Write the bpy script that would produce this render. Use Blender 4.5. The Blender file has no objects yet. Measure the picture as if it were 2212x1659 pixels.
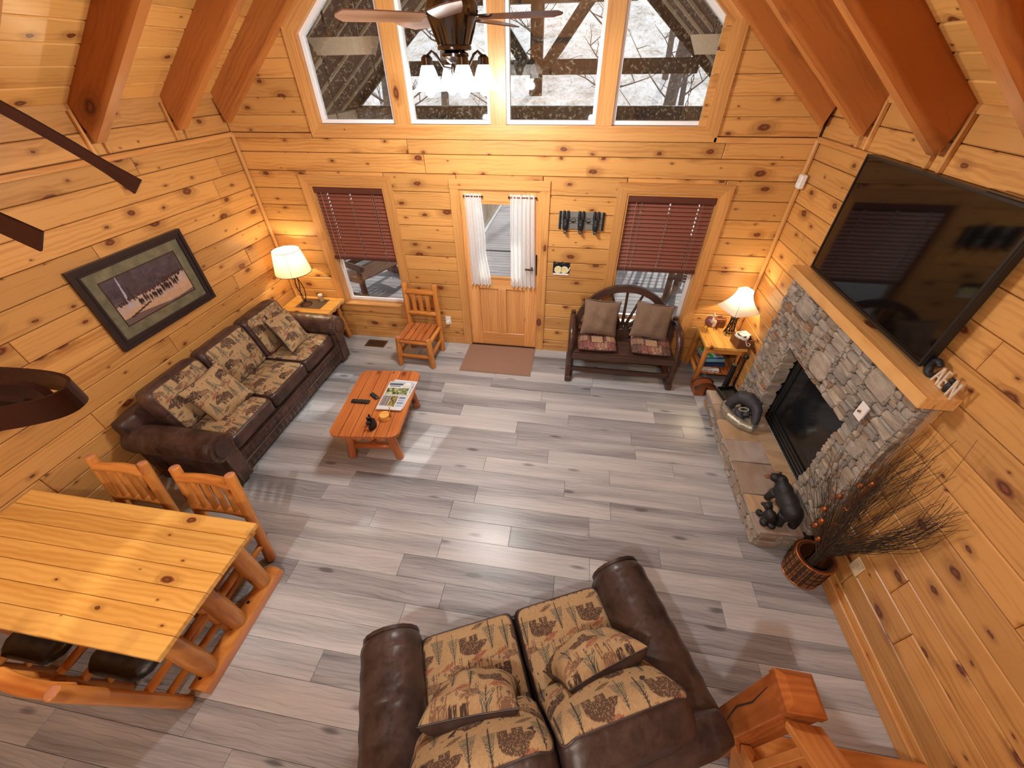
import bpy, bmesh, math, random
import numpy as np
from mathutils import Vector, Matrix

random.seed(7)
sc = bpy.context.scene
COL = sc.collection

# ------------------------------------------------------------------ camera
FPX = 827.94
_p, _y, _r = (math.radians(a) for a in (39.75, -9.283, -0.7395))
fwd = Vector((math.sin(_y) * math.cos(_p), math.cos(_y) * math.cos(_p), -math.sin(_p)))
_right = Vector((math.cos(_y), -math.sin(_y), 0))
_up = _right.cross(fwd)
camR = math.cos(_r) * _right + math.sin(_r) * _up
camU = -math.sin(_r) * _right + math.cos(_r) * _up
CAM = Vector((0, 0, 3.05))
cam = bpy.data.cameras.new('camera')
cam.sensor_fit = 'HORIZONTAL'
cam.sensor_width = 36.0
cam.lens = FPX / 2212 * 36.0
cam.clip_start = 0.02
cam.clip_end = 300
cam_ob = bpy.data.objects.new('camera', cam)
COL.objects.link(cam_ob)
cam_ob.matrix_world = Matrix((
    (camR.x, camU.x, -fwd.x, CAM.x), (camR.y, camU.y, -fwd.y, CAM.y), (camR.z, camU.z, -fwd.z, CAM.z), (0, 0, 0, 1)))
sc.camera = cam_ob

# ------------------------------------------------------------------ sky, sun, exposure
world = bpy.data.worlds.new('sky')
sc.world = world
world.use_nodes = True
_bg = world.node_tree.nodes['Background']
_bg.inputs[0].default_value = (0.90, 0.95, 1.0, 1)
_bg.inputs[1].default_value = 1.15
sun = bpy.data.lights.new('sun', 'SUN')
sun.energy = 3.0
sun.angle = math.radians(1.2)
sun.color = (1.0, 0.95, 0.87)
sun_ob = bpy.data.objects.new('sun', sun)
COL.objects.link(sun_ob)
sun_ob.rotation_euler = Vector((-0.25, -1.0, -0.63)).to_track_quat('-Z', 'Y').to_euler()
sc.view_settings.view_transform = 'Standard'
sc.view_settings.look = 'None'
sc.view_settings.gamma = 1
sc.view_settings.use_curve_mapping = False
sc.view_settings.exposure = 0.0
FAN_W, TABLE_W, LOFT_FILL_W = 160.0, 13.0, 300.0

# ------------------------------------------------------------------ room measures (metres)
XL, XR, YB, YF = -3.79, 2.111, 4.432, -3.8
XC = (XL + XR) / 2
SL = 0.808                      # roof slope
KNEE = 2.853                    # ceiling height at the side walls
def ceil_z(x): return KNEE + SL * (min(x - XL, XR - x))
# ------------------------------------------------------------------ mesh helpers
def frame(o, ux, uy):
    ux = Vector(ux).normalized(); uy = Vector(uy).normalized(); uz = ux.cross(uy)
    return Matrix(((ux.x, uy.x, uz.x, o[0]), (ux.y, uy.y, uz.y, o[1]), (ux.z, uy.z, uz.z, o[2]), (0, 0, 0, 1)))
def T(x, y, z): return Matrix.Translation((x, y, z))
def RZ(a): return Matrix.Rotation(math.radians(a), 4, 'Z')
def RX(a): return Matrix.Rotation(math.radians(a), 4, 'X')
def RY(a): return Matrix.Rotation(math.radians(a), 4, 'Y')

class G:
    """collects vertices and faces of one mesh"""
    def __init__(s): s.v = []; s.f = []
    def raw(s, V, F, M=None):
        b = len(s.v)
        s.v += [tuple(M @ Vector(p)) for p in V] if M else [tuple(p) for p in V]
        s.f += [tuple(i + b for i in f) for f in F]
        return s
    def box(s, c, d, ch=0.0, M=None):
        hx, hy, hz = d[0] / 2, d[1] / 2, d[2] / 2
        ch = min(ch, hx * .95, hy * .95, hz * .95)
        if ch <= 0:
            V = [(c[0] + a * hx, c[1] + b * hy, c[2] + e * hz) for a in (-1, 1) for b in (-1, 1) for e in (-1, 1)]
            return s.raw(V, [(0, 1, 3, 2), (4, 6, 7, 5), (0, 4, 5, 1), (2, 3, 7, 6), (0, 2, 6, 4), (1, 5, 7, 3)], M)
        V = []; idx = {}
        for a in (-1, 1):
            for b in (-1, 1):
                for e in (-1, 1):
                    for k in range(3):
                        q = [a * (hx - ch), b * (hy - ch), e * (hz - ch)]
                        q[k] = (a * hx, b * hy, e * hz)[k]
                        idx[(a, b, e, k)] = len(V)
                        V.append((c[0] + q[0], c[1] + q[1], c[2] + q[2]))
        F = []
        for k in range(3):
            o = [i for i in range(3) if i != k]
            for sg in (-1, 1):
                ring = []
                for (p, q) in ((-1, -1), (1, -1), (1, 1), (-1, 1)):
                    t = [0, 0, 0]; t[k] = sg; t[o[0]] = p; t[o[1]] = q
                    ring.append(idx[(*t, k)])
                if (sg > 0) == (k == 1): ring.reverse()
                F.append(tuple(ring))
        for k in range(3):
            o = [i for i in range(3) if i != k]
            for p in (-1, 1):
                for q in (-1, 1):
                    t0 = [0, 0, 0]; t0[o[0]] = p; t0[o[1]] = q; t1 = list(t0); t0[k] = -1; t1[k] = 1
                    r = [idx[(*t0, o[0])], idx[(*t1, o[0])], idx[(*t1, o[1])], idx[(*t0, o[1])]]
                    if (p * q > 0) == (k == 1): r.reverse()
                    F.append(tuple(r))
        for a in (-1, 1):
            for b in (-1, 1):
                for e in (-1, 1):
                    r = [idx[(a, b, e, 0)], idx[(a, b, e, 1)], idx[(a, b, e, 2)]]
                    if a * b * e < 0: r.reverse()
                    F.append(tuple(r))
        return s.raw(V, F, M)
    def lathe(s, prof, n=16, M=None, cap=True):
        V = []; F = []
        for (r, z) in prof:
            for i in range(n):
                a = 2 * math.pi * i / n
                V.append((r * math.cos(a), r * math.sin(a), z))
        for j in range(len(prof) - 1):
            for i in range(n):
                k = (i + 1) % n
                F.append((j * n + i, j * n + k, (j + 1) * n + k, (j + 1) * n + i))
        if cap:
            F.append(tuple(reversed(range(n))))
            F.append(tuple(range((len(prof) - 1) * n, len(prof) * n)))
        return s.raw(V, F, M)
    def cyl(s, p0, p1, r0, r1=None, n=12):
        return s.tube([p0, p1], [r0, r0 if r1 is None else r1], n)
    def tube(s, pts, r, n=8, closed=False, cap=True):
        P = [Vector(p) for p in pts]; m = len(P)
        R = list(r) if isinstance(r, (list, tuple)) else [r] * m
        V = []; F = []; nrm = None
        for i in range(m):
            if closed: t = P[(i + 1) % m] - P[i - 1]
            else: t = P[min(i + 1, m - 1)] - P[max(i - 1, 0)]
            t = t.normalized() if t.length > 1e-9 else Vector((0, 0, 1))
            if nrm is None:
                a = Vector((0, 0, 1)) if abs(t.z) < .9 else Vector((1, 0, 0))
                nrm = t.cross(a).normalized()
            else:
                nrm = nrm - t * nrm.dot(t)
                nrm = nrm.normalized() if nrm.length > 1e-6 else t.orthogonal().normalized()
            b = t.cross(nrm)
            for k in range(n):
                a = 2 * math.pi * k / n
                V.append(P[i] + (nrm * math.cos(a) + b * math.sin(a)) * R[i])
        for i in range(m if closed else m - 1):
            j = (i + 1) % m
            for k in range(n):
                l = (k + 1) % n
                F.append((i * n + k, i * n + l, j * n + l, j * n + k))
        if cap and not closed:
            F.append(tuple(reversed(range(n)))); F.append(tuple(range((m - 1) * n, m * n)))
        return s.raw(V, F)
    def sphere(s, c, r, nu=14, nv=9, M=None):
        r = (r, r, r) if isinstance(r, (int, float)) else r
        V = [(c[0], c[1], c[2] - r[2])]; F = []
        for j in range(1, nv):
            ph = -math.pi / 2 + math.pi * j / nv
            for i in range(nu):
                a = 2 * math.pi * i / nu
                V.append((c[0] + r[0] * math.cos(ph) * math.cos(a), c[1] + r[1] * math.cos(ph) * math.sin(a), c[2] + r[2] * math.sin(ph)))
        V.append((c[0], c[1], c[2] + r[2])); top = len(V) - 1
        for i in range(nu):
            k = (i + 1) % nu
            F.append((0, 1 + k, 1 + i)); F.append((top, 1 + (nv - 2) * nu + i, 1 + (nv - 2) * nu + k))
            for j in range(nv - 2):
                F.append((1 + j * nu + i, 1 + j * nu + k, 1 + (j + 1) * nu + k, 1 + (j + 1) * nu + i))
        return s.raw(V, F, M)
    def prism(s, poly, z0, z1, M=None):
        """polygon in xy extruded from z0 to z1"""
        n = len(poly)
        ar = sum(poly[i][0] * poly[(i + 1) % n][1] - poly[(i + 1) % n][0] * poly[i][1] for i in range(n))
        if ar < 0: poly = list(reversed(poly))
        V = [(x, y, z0) for x, y in poly] + [(x, y, z1) for x, y in poly]
        F = [tuple(reversed(range(n))), tuple(range(n, 2 * n))]
        F += [(i, (i + 1) % n, n + (i + 1) % n, n + i) for i in range(n)]
        return s.raw(V, F, M)
    def grid(s, fn, nu, nv, M=None, wrap_u=False):
        V = [fn(i / nu, j / nv) for j in range(nv + 1) for i in range(nu + (0 if wrap_u else 1))]
        w = nu if wrap_u else nu + 1; F = []
        for j in range(nv):
            for i in range(nu):
                k = (i + 1) % w
                F.append((j * w + i, j * w + k, (j + 1) * w + k, (j + 1) * w + i))
        return s.raw(V, F, M)
    def mesh(s, name, smooth=0):
        me = bpy.data.meshes.new(name)
        me.from_pydata(s.v, [], s.f)
        if smooth: smooth_mesh(me, smooth)
        return me
    def obj(s, name, mat, parent=None, M=None, smooth=0):
        return link(name, s.mesh(name, smooth), mat, parent, M)

def smooth_mesh(me, ang=40):
    me.polygons.foreach_set('use_smooth', np.ones(len(me.polygons), dtype=bool))
    me.set_sharp_from_angle(angle=math.radians(ang))

def link(name, data, mat=None, parent=None, M=None):
    o = bpy.data.objects.new(name, data)
    COL.objects.link(o)
    if mat is not None and data is not None and not data.materials: data.materials.append(mat)
    if parent is not None: o.parent = parent
    if M is not None: o.matrix_basis = M
    return o
def tag(o, label=None, cat=None, group=None, kind=None):
    if label: o['label'] = label
    if cat: o['category'] = cat
    if group: o['group'] = group
    if kind: o['kind'] = kind
    return o
def thing(name, label, cat, loc=(0, 0, 0), rz=0, group=None, M=None):
    o = link(name, None, M=M if M is not None else T(*loc) @ RZ(rz))
    return tag(o, label, cat, group)
def dup(o, M, label=None, group=None):
    def cp(a, par):
        c = a.copy(); COL.objects.link(c); c.parent = par
        for ch in a.children: cp(ch, c)
        return c
    r = cp(o, None); r.matrix_basis = M
    if label: r['label'] = label
    if group: r['group'] = group
    return r

_pc = {}
def plank(name, o, ux, uy, L, W, Th, mat, parent=None, ch=.004, M=None):
    """board centred on o: length L along ux, width W along uy, thickness rising along ux x uy, bevelled face"""
    key = (round(L, 3), round(W, 3), round(Th, 3), round(ch, 4), mat.name)
    me = _pc.get(key)
    if me is None:
        a, b, c = L / 2, W / 2, ch
        V = [(-a, -b, 0), (a, -b, 0), (a, b, 0), (-a, b, 0)]
        V += [(x, y, Th - c) for x, y, _ in V[:4]]
        V += [(-a + c, -b + c, Th), (a - c, -b + c, Th), (a - c, b - c, Th), (-a + c, b - c, Th)]
        F = [(3, 2, 1, 0), (8, 9, 10, 11)] + [(i, (i + 1) % 4, 4 + (i + 1) % 4, 4 + i) for i in range(4)]
        F += [(4 + i, 4 + (i + 1) % 4, 8 + (i + 1) % 4, 8 + i) for i in range(4)]
        me = G().raw(V, F).mesh(name); me.materials.append(mat); _pc[key] = me
    m = frame(o, ux, uy)
    return link(name, me, None, parent, M @ m if M else m)

def log(name, p0, p1, r, mat, parent=None, r1=None, n=14, end=.25, bend=0.0):
    """a turned log from p0 to p1, lying along its own x axis so the grain follows it"""
    p0 = Vector(p0); p1 = Vector(p1); d = p1 - p0; L = d.length
    r1 = r if r1 is None else r1
    e = min(end * r, L * .2)
    prof = [(r * .78, 0), (r * .95, e * .5), (r, e)]
    for k in (1, 2, 3):
        t = k / 4; rr = r + (r1 - r) * t
        prof.append((rr * (1 + .025 * math.sin(7 * t + L * 9)), e + (L - 2 * e) * t))
    prof += [(r1, L - e), (r1 * .95, L - e * .5), (r1 * .78, L)]
    g = G(); V = []; F = []
    for (rr, x) in prof:
        off = bend * math.sin(math.pi * x / L)
        for i in range(n):
            a = 2 * math.pi * i / n
            V.append((x, rr * math.cos(a) + off, rr * math.sin(a)))
    for j in range(len(prof) - 1):
        for i in range(n):
            k = (i + 1) % n
            F.append((j * n + i, j * n + k, (j + 1) * n + k, (j + 1) * n + i))
    F.append(tuple(reversed(range(n)))); F.append(tuple(range((len(prof) - 1) * n, len(prof) * n)))
    g.raw(V, F)
    up = Vector((0, 0, 1)) if abs(d.normalized().z) < .9 else Vector((0, 1, 0))
    uy = up.cross(d).normalized()
    return g.obj(name, mat, parent, frame(p0, d, uy), smooth=50)

def clip_poly(poly, a, b, c):
    """keep the part of poly where a*x + b*y <= c"""
    out = []
    for i in range(len(poly)):
        p, q = poly[i], poly[(i + 1) % len(poly)]
        dp, dq = a * p[0] + b * p[1] - c, a * q[0] + b * q[1] - c
        if dp <= 0: out.append(p)
        if dp * dq < 0:
            t = dp / (dp - dq); out.append((p[0] + t * (q[0] - p[0]), p[1] + t * (q[1] - p[1])))
    return out

def rbox_mesh(name, w, d, h, r, crown=0, n=10, wav=0.0, seed=0):
    """rounded cushion box centred at the origin, optionally crowned on top and bottom"""
    bm = bmesh.new()
    bmesh.ops.create_cube(bm, size=2)
    bmesh.ops.subdivide_edges(bm, edges=bm.edges, cuts=n, use_grid_fill=True)
    rnd = random.Random(seed); ph = [rnd.uniform(0, 6.28) for _ in range(4)]
    def remap(t): return math.copysign(abs(t) ** .75, t)
    for v in bm.verts:
        u, q, e = (remap(c) for c in v.co)
        p = Vector((u * w / 2, q * d / 2, e * h / 2))
        inner = Vector((max(-w / 2 + r, min(w / 2 - r, p.x)), max(-d / 2 + r, min(d / 2 - r, p.y)), max(-h / 2 + r, min(h / 2 - r, p.z))))
        dl = p - inner
        if dl.length > 1e-7: p = inner + dl.normalized() * r
        p.z += crown * (1 - u * u) * (1 - q * q) * e
        if wav: p += Vector((0, 0, 1)) * wav * (math.sin(9 * u + ph[0]) * math.sin(7 * q + ph[1]) + .5 * math.sin(17 * u + 11 * q + ph[2]))
        v.co = p
    me = bpy.data.meshes.new(name); bm.to_mesh(me); bm.free()
    smooth_mesh(me, 80)
    return me

def col_mesh(name, P, C):
    """grid mesh from P (m,n,3) with colours C (m,n,3) stored per point (a printed or woven pattern)"""
    m, n, _ = P.shape
    me = bpy.data.meshes.new(name)
    idx = np.arange(m * n).reshape(m, n)
    f = np.stack([idx[:-1, :-1], idx[:-1, 1:], idx[1:, 1:], idx[1:, :-1]], -1).reshape(-1, 4)
    me.vertices.add(m * n); me.vertices.foreach_set('co', P.reshape(-1).astype(np.float32))
    me.loops.add(f.size); me.loops.foreach_set('vertex_index', f.reshape(-1).astype(np.int32))
    me.polygons.add(len(f)); me.polygons.foreach_set('loop_start', (np.arange(len(f)) * 4).astype(np.int32))
    me.polygons.foreach_set('loop_total', np.full(len(f), 4, np.int32))
    me.update(calc_edges=True)
    a = me.color_attributes.new('print', 'FLOAT_COLOR', 'POINT')
    lin = np.where(C <= .04045, C / 12.92, ((C + .055) / 1.055) ** 2.4)
    rgba = np.ones((m * n, 4), np.float32); rgba[:, :3] = lin.reshape(-1, 3)
    a.data.foreach_set('color', rgba.reshape(-1))
    me.polygons.foreach_set('use_smooth', np.ones(len(f), dtype=bool))
    return me
# ------------------------------------------------------------------ materials
def srgb(r, g, b):
    f = lambda c: (c / 255 / 12.92) if c <= 10 else ((c / 255 + .055) / 1.055) ** 2.4
    return (f(r), f(g), f(b), 1)
class N:
    def __init__(s, name):
        s.m = bpy.data.materials.new(name); s.m.use_nodes = True
        s.t = s.m.node_tree; s.b = s.t.nodes['Principled BSDF']; s.out = s.t.nodes['Material Output']
    def n(s, typ, **kw):
        x = s.t.nodes.new(typ)
        for k, v in kw.items():
            if k[0] == 'i' and k[1:].isdigit(): s.put(v, x.inputs[int(k[1:])])
            elif hasattr(x, k): setattr(x, k, v)
            else: s.put(v, x.inputs[k.replace('_', ' ')])
        return x
    def put(s, v, sock):
        if isinstance(v, bpy.types.NodeSocket): s.t.links.new(v, sock)
        elif isinstance(v, bpy.types.Node): s.t.links.new(v.outputs[0], sock)
        else: sock.default_value = v
    def math(s, op, a, b=0.0, c=0.0, clamp=False):
        x = s.n('ShaderNodeMath', operation=op, i0=a, i1=b, i2=c); x.use_clamp = clamp; return x.outputs[0]
    def vmath(s, op, a, b=(0, 0, 0)):
        x = s.n('ShaderNodeVectorMath', operation=op, i0=a, i1=b); return x.outputs[0]
    def mapping(s, v, scale=(1, 1, 1), loc=(0, 0, 0), rot=(0, 0, 0)):
        return s.n('ShaderNodeMapping', Vector=v, Scale=scale, Location=loc, Rotation=rot).outputs[0]
    def noise(s, v, scale, detail=3, rough=.5, dist=0, dim='3D'):
        return s.n('ShaderNodeTexNoise', noise_dimensions=dim, Vector=v, Scale=scale, Detail=detail, Roughness=rough, Distortion=dist)
    def ramp(s, fac, stops, interp='LINEAR'):
        x = s.n('ShaderNodeValToRGB', Fac=fac); cr = x.color_ramp; cr.interpolation = interp
        while len(cr.elements) < len(stops): cr.elements.new(.5)
        for e, (p, c) in zip(cr.elements, stops): e.position = p; e.color = c if len(c) == 4 else (*c, 1)
        return x.outputs[0]
    def mix(s, fac, a, b, mode='MIX'):
        x = s.n('ShaderNodeMix', data_type='RGBA', blend_type=mode)
        s.put(fac, x.inputs[0]); s.put(a, x.inputs[6]); s.put(b, x.inputs[7]); return x.outputs[2]
    def smooth(s, v, lo, hi):
        return s.n('ShaderNodeMapRange', interpolation_type='SMOOTHSTEP', Value=v, **{'From_Min': lo, 'From_Max': hi}).outputs[0]
    def coords(s):
        """object coordinates shifted by a per-object random amount"""
        tc = s.n('ShaderNodeTexCoord'); oi = s.n('ShaderNodeObjectInfo')
        sh = s.vmath('SCALE', (31.0, 17.0, 23.0)); s.put(oi.outputs['Random'], sh.node.inputs[3])
        s.rand = oi.outputs['Random']; s.tc = tc
        return s.vmath('ADD', tc.outputs['Object'], sh)
    def bump(s, h, strength=.2, dist=.01):
        x = s.n('ShaderNodeBump', Strength=strength, Distance=dist, Height=h); s.put(x, s.b.inputs['Normal']); return x
    def set(s, **kw):
        for k, v in kw.items(): s.put(v, s.b.inputs[k.replace('_', ' ')])
        return s

def wood(name, light, dark, knot=(.075, .02, .008, 1), rough=.34, knots=.45, kscale=1.0, streak=.5, vary=.35, endgrain=None, figure=1.0, solid=False):
    """boards and logs whose grain runs along the object's x axis"""
    m = N(name); c = m.coords()
    warp = m.noise(m.mapping(c, (1.3, 4, 4)), 1.0, 2)
    cw = m.vmath('ADD', c, m.vmath('SCALE', m.vmath('SUBTRACT', warp.outputs['Color'], (.5, .5, .5))))
    cw.node.inputs[1].links[0].from_node.inputs[3].default_value = .045
    fine = m.noise(m.mapping(cw, (2.2, 95, 95)), 1.0, 3, .6)
    broad = m.noise(m.mapping(cw, (.7, 13, 13)), 1.0, 2, .5)
    # cathedral figure: distorted bands across the width
    wv = m.n('ShaderNodeTexWave', wave_type='BANDS', bands_direction='Y', Vector=m.mapping(cw, (.55, 1, 1)), Scale=9.0, Distortion=7.0, Detail=2, Detail_Scale=.7)
    g = m.math('ADD', m.math('MULTIPLY', fine, .45 * streak), m.math('MULTIPLY', broad, .9))
    g = m.math('ADD', g, m.math('MULTIPLY', wv.outputs['Fac'], .16 * figure))
    col = m.ramp(g, [(.30, dark), (.78, light)])
    # board to board tone
    tone = m.math('ADD', 1 - vary * .55, m.math('MULTIPLY', m.rand, vary))
    hsv = m.n('ShaderNodeHueSaturation', Color=col, Value=tone, Saturation=1.0)
    col = hsv.outputs[0]
    h = fine.outputs[0]
    if knots > 0:
        kv = m.vmath('MULTIPLY', cw, (3.0 * kscale, 5.6 * kscale, 5.6 * kscale if solid else 0.0))
        kn_ = m.vmath('SCALE', m.vmath('SUBTRACT', m.noise(c, 26, 2).outputs['Color'], (.5, .5, .5))); kn_.node.inputs[3].default_value = .09
        kv = m.vmath('ADD', kv, kn_)
        vo = m.n('ShaderNodeTexVoronoi', voronoi_dimensions='3D' if solid else '2D', feature='F1', Vector=kv, Scale=1.0, Randomness=.9)
        sep = m.n('ShaderNodeSeparateColor', Color=vo.outputs['Color'])
        has = m.math('LESS_THAN', sep.outputs[0], knots)
        size = m.math('ADD', .026, m.math('MULTIPLY', m.math('POWER', sep.outputs[1], 2.4), .17 if not solid else .24))
        rel = m.math('DIVIDE', vo.outputs['Distance'], size)
        core = m.math('MULTIPLY', has, m.math('SUBTRACT', 1.0, m.smooth(rel, .75, 1.1)))
        halo = m.math('MULTIPLY', has, m.math('SUBTRACT', 1.0, m.smooth(rel, .9, 3.2)))
        rings = m.math('ADD', .5, m.math('MULTIPLY', m.math('SINE', m.math('MULTIPLY', rel, 9.0)), .5))
        kcol = m.mix(rings, knot, tuple(min(1, k * 3.2) for k in knot[:3]) + (1,))
        hring = m.math('MULTIPLY', halo, m.math('ADD', .40, m.math('MULTIPLY', rings, .16)))
        col = m.mix(hring, col, tuple(d * .62 for d in dark[:3]) + (1,))
        col = m.mix(m.math('MULTIPLY', core, .93), col, kcol)
    if endgrain:
        sx = m.n('ShaderNodeSeparateXYZ', Vector=m.tc.outputs['Normal'])
        col = m.mix(m.smooth(m.math('ABSOLUTE', sx.outputs[0]), .75, .95), col, endgrain)
    m.set(Base_Color=col, Roughness=rough, Specular_IOR_Level=.42)
    m.bump(h, .06, .003)
    return m.m

def plain(name, col, rough=.5, metal=0, spec=.5, bump=0, bscale=60, vary=0, **kw):
    m = N(name); m.set(Base_Color=col, Roughness=rough, Metallic=metal, Specular_IOR_Level=spec)
    if vary or bump:
        c = m.coords(); nz = m.noise(c, bscale, 4, .6)
        if vary: m.set(Base_Color=m.ramp(nz, [(.25, tuple(x * (1 - vary) for x in col[:3])), (.75, tuple(min(1, x * (1 + vary)) for x in col[:3]))]))
        if bump: m.bump(nz, bump, .01)
    for k, v in kw.items(): m.set(**{k: v})
    return m.m
def emit(name, col, strength, base=(.9, .9, .88, 1)):
    m = N(name); m.set(Base_Color=base, Emission_Color=col, Emission_Strength=strength, Roughness=.4); return m.m
def glass(name, dirt=0.0, tint=(1, 1, 1, 1), gloss=.06):
    m = N(name); m.t.nodes.remove(m.b)
    tr = m.n('ShaderNodeBsdfTransparent', Color=tint); gl = m.n('ShaderNodeBsdfGlossy', Roughness=.02)
    fr = m.n('ShaderNodeLayerWeight', Blend=.25)
    a = m.n('ShaderNodeMixShader', i0=m.math('ADD', gloss, m.math('MULTIPLY', fr.outputs['Fresnel'], .3)), i1=tr, i2=gl)
    res = a
    if dirt:
        c = m.coords()
        st = m.noise(m.mapping(c, (38, 38, 1.6)), 1, 3, .7); sp = m.noise(c, 140, 2, .6)
        f = m.math('MULTIPLY', m.math('ADD', m.smooth(st, .52, .75), m.math('MULTIPLY', m.smooth(sp, .55, .75), .7)), dirt, clamp=True)
        df = m.n('ShaderNodeBsdfDiffuse', Color=srgb(190, 180, 150)); tl = m.n('ShaderNodeBsdfTranslucent', Color=srgb(220, 214, 190))
        d2 = m.n('ShaderNodeMixShader', i0=.5, i1=df, i2=tl)
        res = m.n('ShaderNodeMixShader', i0=f, i1=a, i2=d2)
    m.put(res, m.out.inputs[0]); return m.m
def printed(name, rough=.75, weave=0.0, spec=.3):
    """colour woven or printed into the sheet, read from the sheet's own colour layer"""
    m = N(name); a = m.n('ShaderNodeAttribute', attribute_name='print')
    tc = m.n('ShaderNodeTexCoord')
    col = a.outputs['Color']
    if weave:
        ch = m.n('ShaderNodeTexChecker', Vector=tc.outputs['Object'], Scale=420.0, Color1=(1, 1, 1, 1), Color2=(.72, .72, .72, 1))
        nz = m.noise(tc.outputs['Object'], 60, 2)
        col = m.mix(1.0, col, m.ramp(nz, [(.2, (.86, .86, .86)), (.8, (1.06, 1.06, 1.06))]), 'MULTIPLY')
        col = m.mix(.35, col, m.mix(1.0, col, ch, 'MULTIPLY'))
        m.bump(m.noise(tc.outputs['Object'], 300, 2), weave, .004)
    m.set(Base_Color=col, Roughness=rough, Specular_IOR_Level=spec)
    return m.m
def leather(name, base, worn, scale=1.0):
    m = N(name); c = m.coords()
    big = m.noise(c, 4.5 * scale, 4, .6); cr = m.noise(m.mapping(c, (1, 1, 1)), 34 * scale, 5, .65, .6)
    col = m.ramp(m.math('ADD', m.math('MULTIPLY', big, .75), m.math('MULTIPLY', cr, .3)), [(.38, base), (.72, worn)])
    fold = m.noise(m.mapping(c, (6, 11, 6)), 1.1 * scale, 2, .45, 1.0)
    h = m.math('ADD', m.math('MULTIPLY', fold, 1.0), m.math('MULTIPLY', cr, .12))
    m.set(Base_Color=col, Roughness=m.ramp(cr, [(.3, (.30, .30, .30)), (.7, (.46, .46, .46))]), Specular_IOR_Level=.5)
    m.bump(h, .28, .025)
    return m.m
def stone(name):
    m = N(name); c = m.coords()
    n1 = m.noise(c, 7, 5, .65); n2 = m.noise(m.mapping(c, (5, 30, 30)), 1, 4, .6)
    a = m.ramp(m.rand, [(0, srgb(168, 158, 146)), (.25, srgb(196, 184, 168)), (.45, srgb(152, 144, 138)), (.62, srgb(206, 190, 168)), (.78, srgb(178, 164, 148)), (.95, srgb(164, 138, 112)), (1, srgb(186, 140, 106))])
    col = m.mix(m.ramp(m.math('ADD', m.math('MULTIPLY', n1, .6), m.math('MULTIPLY', n2, .4)), [(.36, (0, 0, 0)), (.66, (1, 1, 1))]), m.mix(.55, a, srgb(66, 60, 56)), a)
    m.set(Base_Color=col, Roughness=.82, Specular_IOR_Level=.25)
    m.bump(m.math('ADD', n1, m.math('MULTIPLY', n2, .8)), .7, .02)
    return m.m

M_PINE = wood('pine_boards', srgb(206, 152, 86), srgb(160, 101, 47), knots=.78, kscale=1.1, vary=.30, streak=1.1)
M_PINEW = wood('pine_trim', srgb(208, 154, 90), srgb(180, 118, 60), knots=.10, vary=.2, rough=.32)
M_BEAM = wood('rafter_pine', srgb(186, 118, 60), srgb(142, 78, 36), knots=.5, kscale=.8, vary=.2, rough=.36, streak=1.2, solid=True)
M_CEIL = wood('ceiling_pine', srgb(224, 168, 94), srgb(186, 122, 56), knots=.42, vary=.28, rough=.3, streak=1.1)
M_MANTEL = wood('mantel_pine', srgb(230, 178, 110), srgb(204, 142, 76), knots=.5, kscale=1.2, vary=.1, rough=.33, solid=True)
M_LOG = wood('varnished_log', srgb(208, 140, 68), srgb(166, 94, 38), knots=.55, kscale=1.7, vary=.22, rough=.24, endgrain=srgb(190, 130, 96), solid=True)
M_TABLE = wood('table_pine', srgb(232, 182, 98), srgb(202, 142, 62), knots=.26, kscale=1.5, vary=.16, rough=.2)
M_DARKW = wood('dark_stained_wood', srgb(80, 56, 46), srgb(46, 31, 25), knots=0, vary=.15, rough=.28)
M_NEWEL = wood('newel_cedar', srgb(176, 104, 52), srgb(130, 66, 30), knots=.4, kscale=1.3, vary=.1, rough=.22, solid=True)
M_DECK = wood('grey_deck_board', srgb(190, 186, 188), srgb(146, 142, 146), knots=.05, vary=.2, rough=.7)
M_RAILW = wood('weathered_rail', srgb(206, 190, 168), srgb(160, 140, 118), knots=.05, vary=.25, rough=.7)
M_PORCH = wood('porch_timber', srgb(78, 66, 50), srgb(52, 44, 34), knots=0, vary=.15, rough=.7)
M_SOFFIT = plain('porch_soffit', srgb(92, 72, 50), .8, bump=.1, vary=.25, bscale=25)
M_SOFFRAF = plain('porch_rafter_paint', srgb(206, 190, 160), .7)

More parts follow.
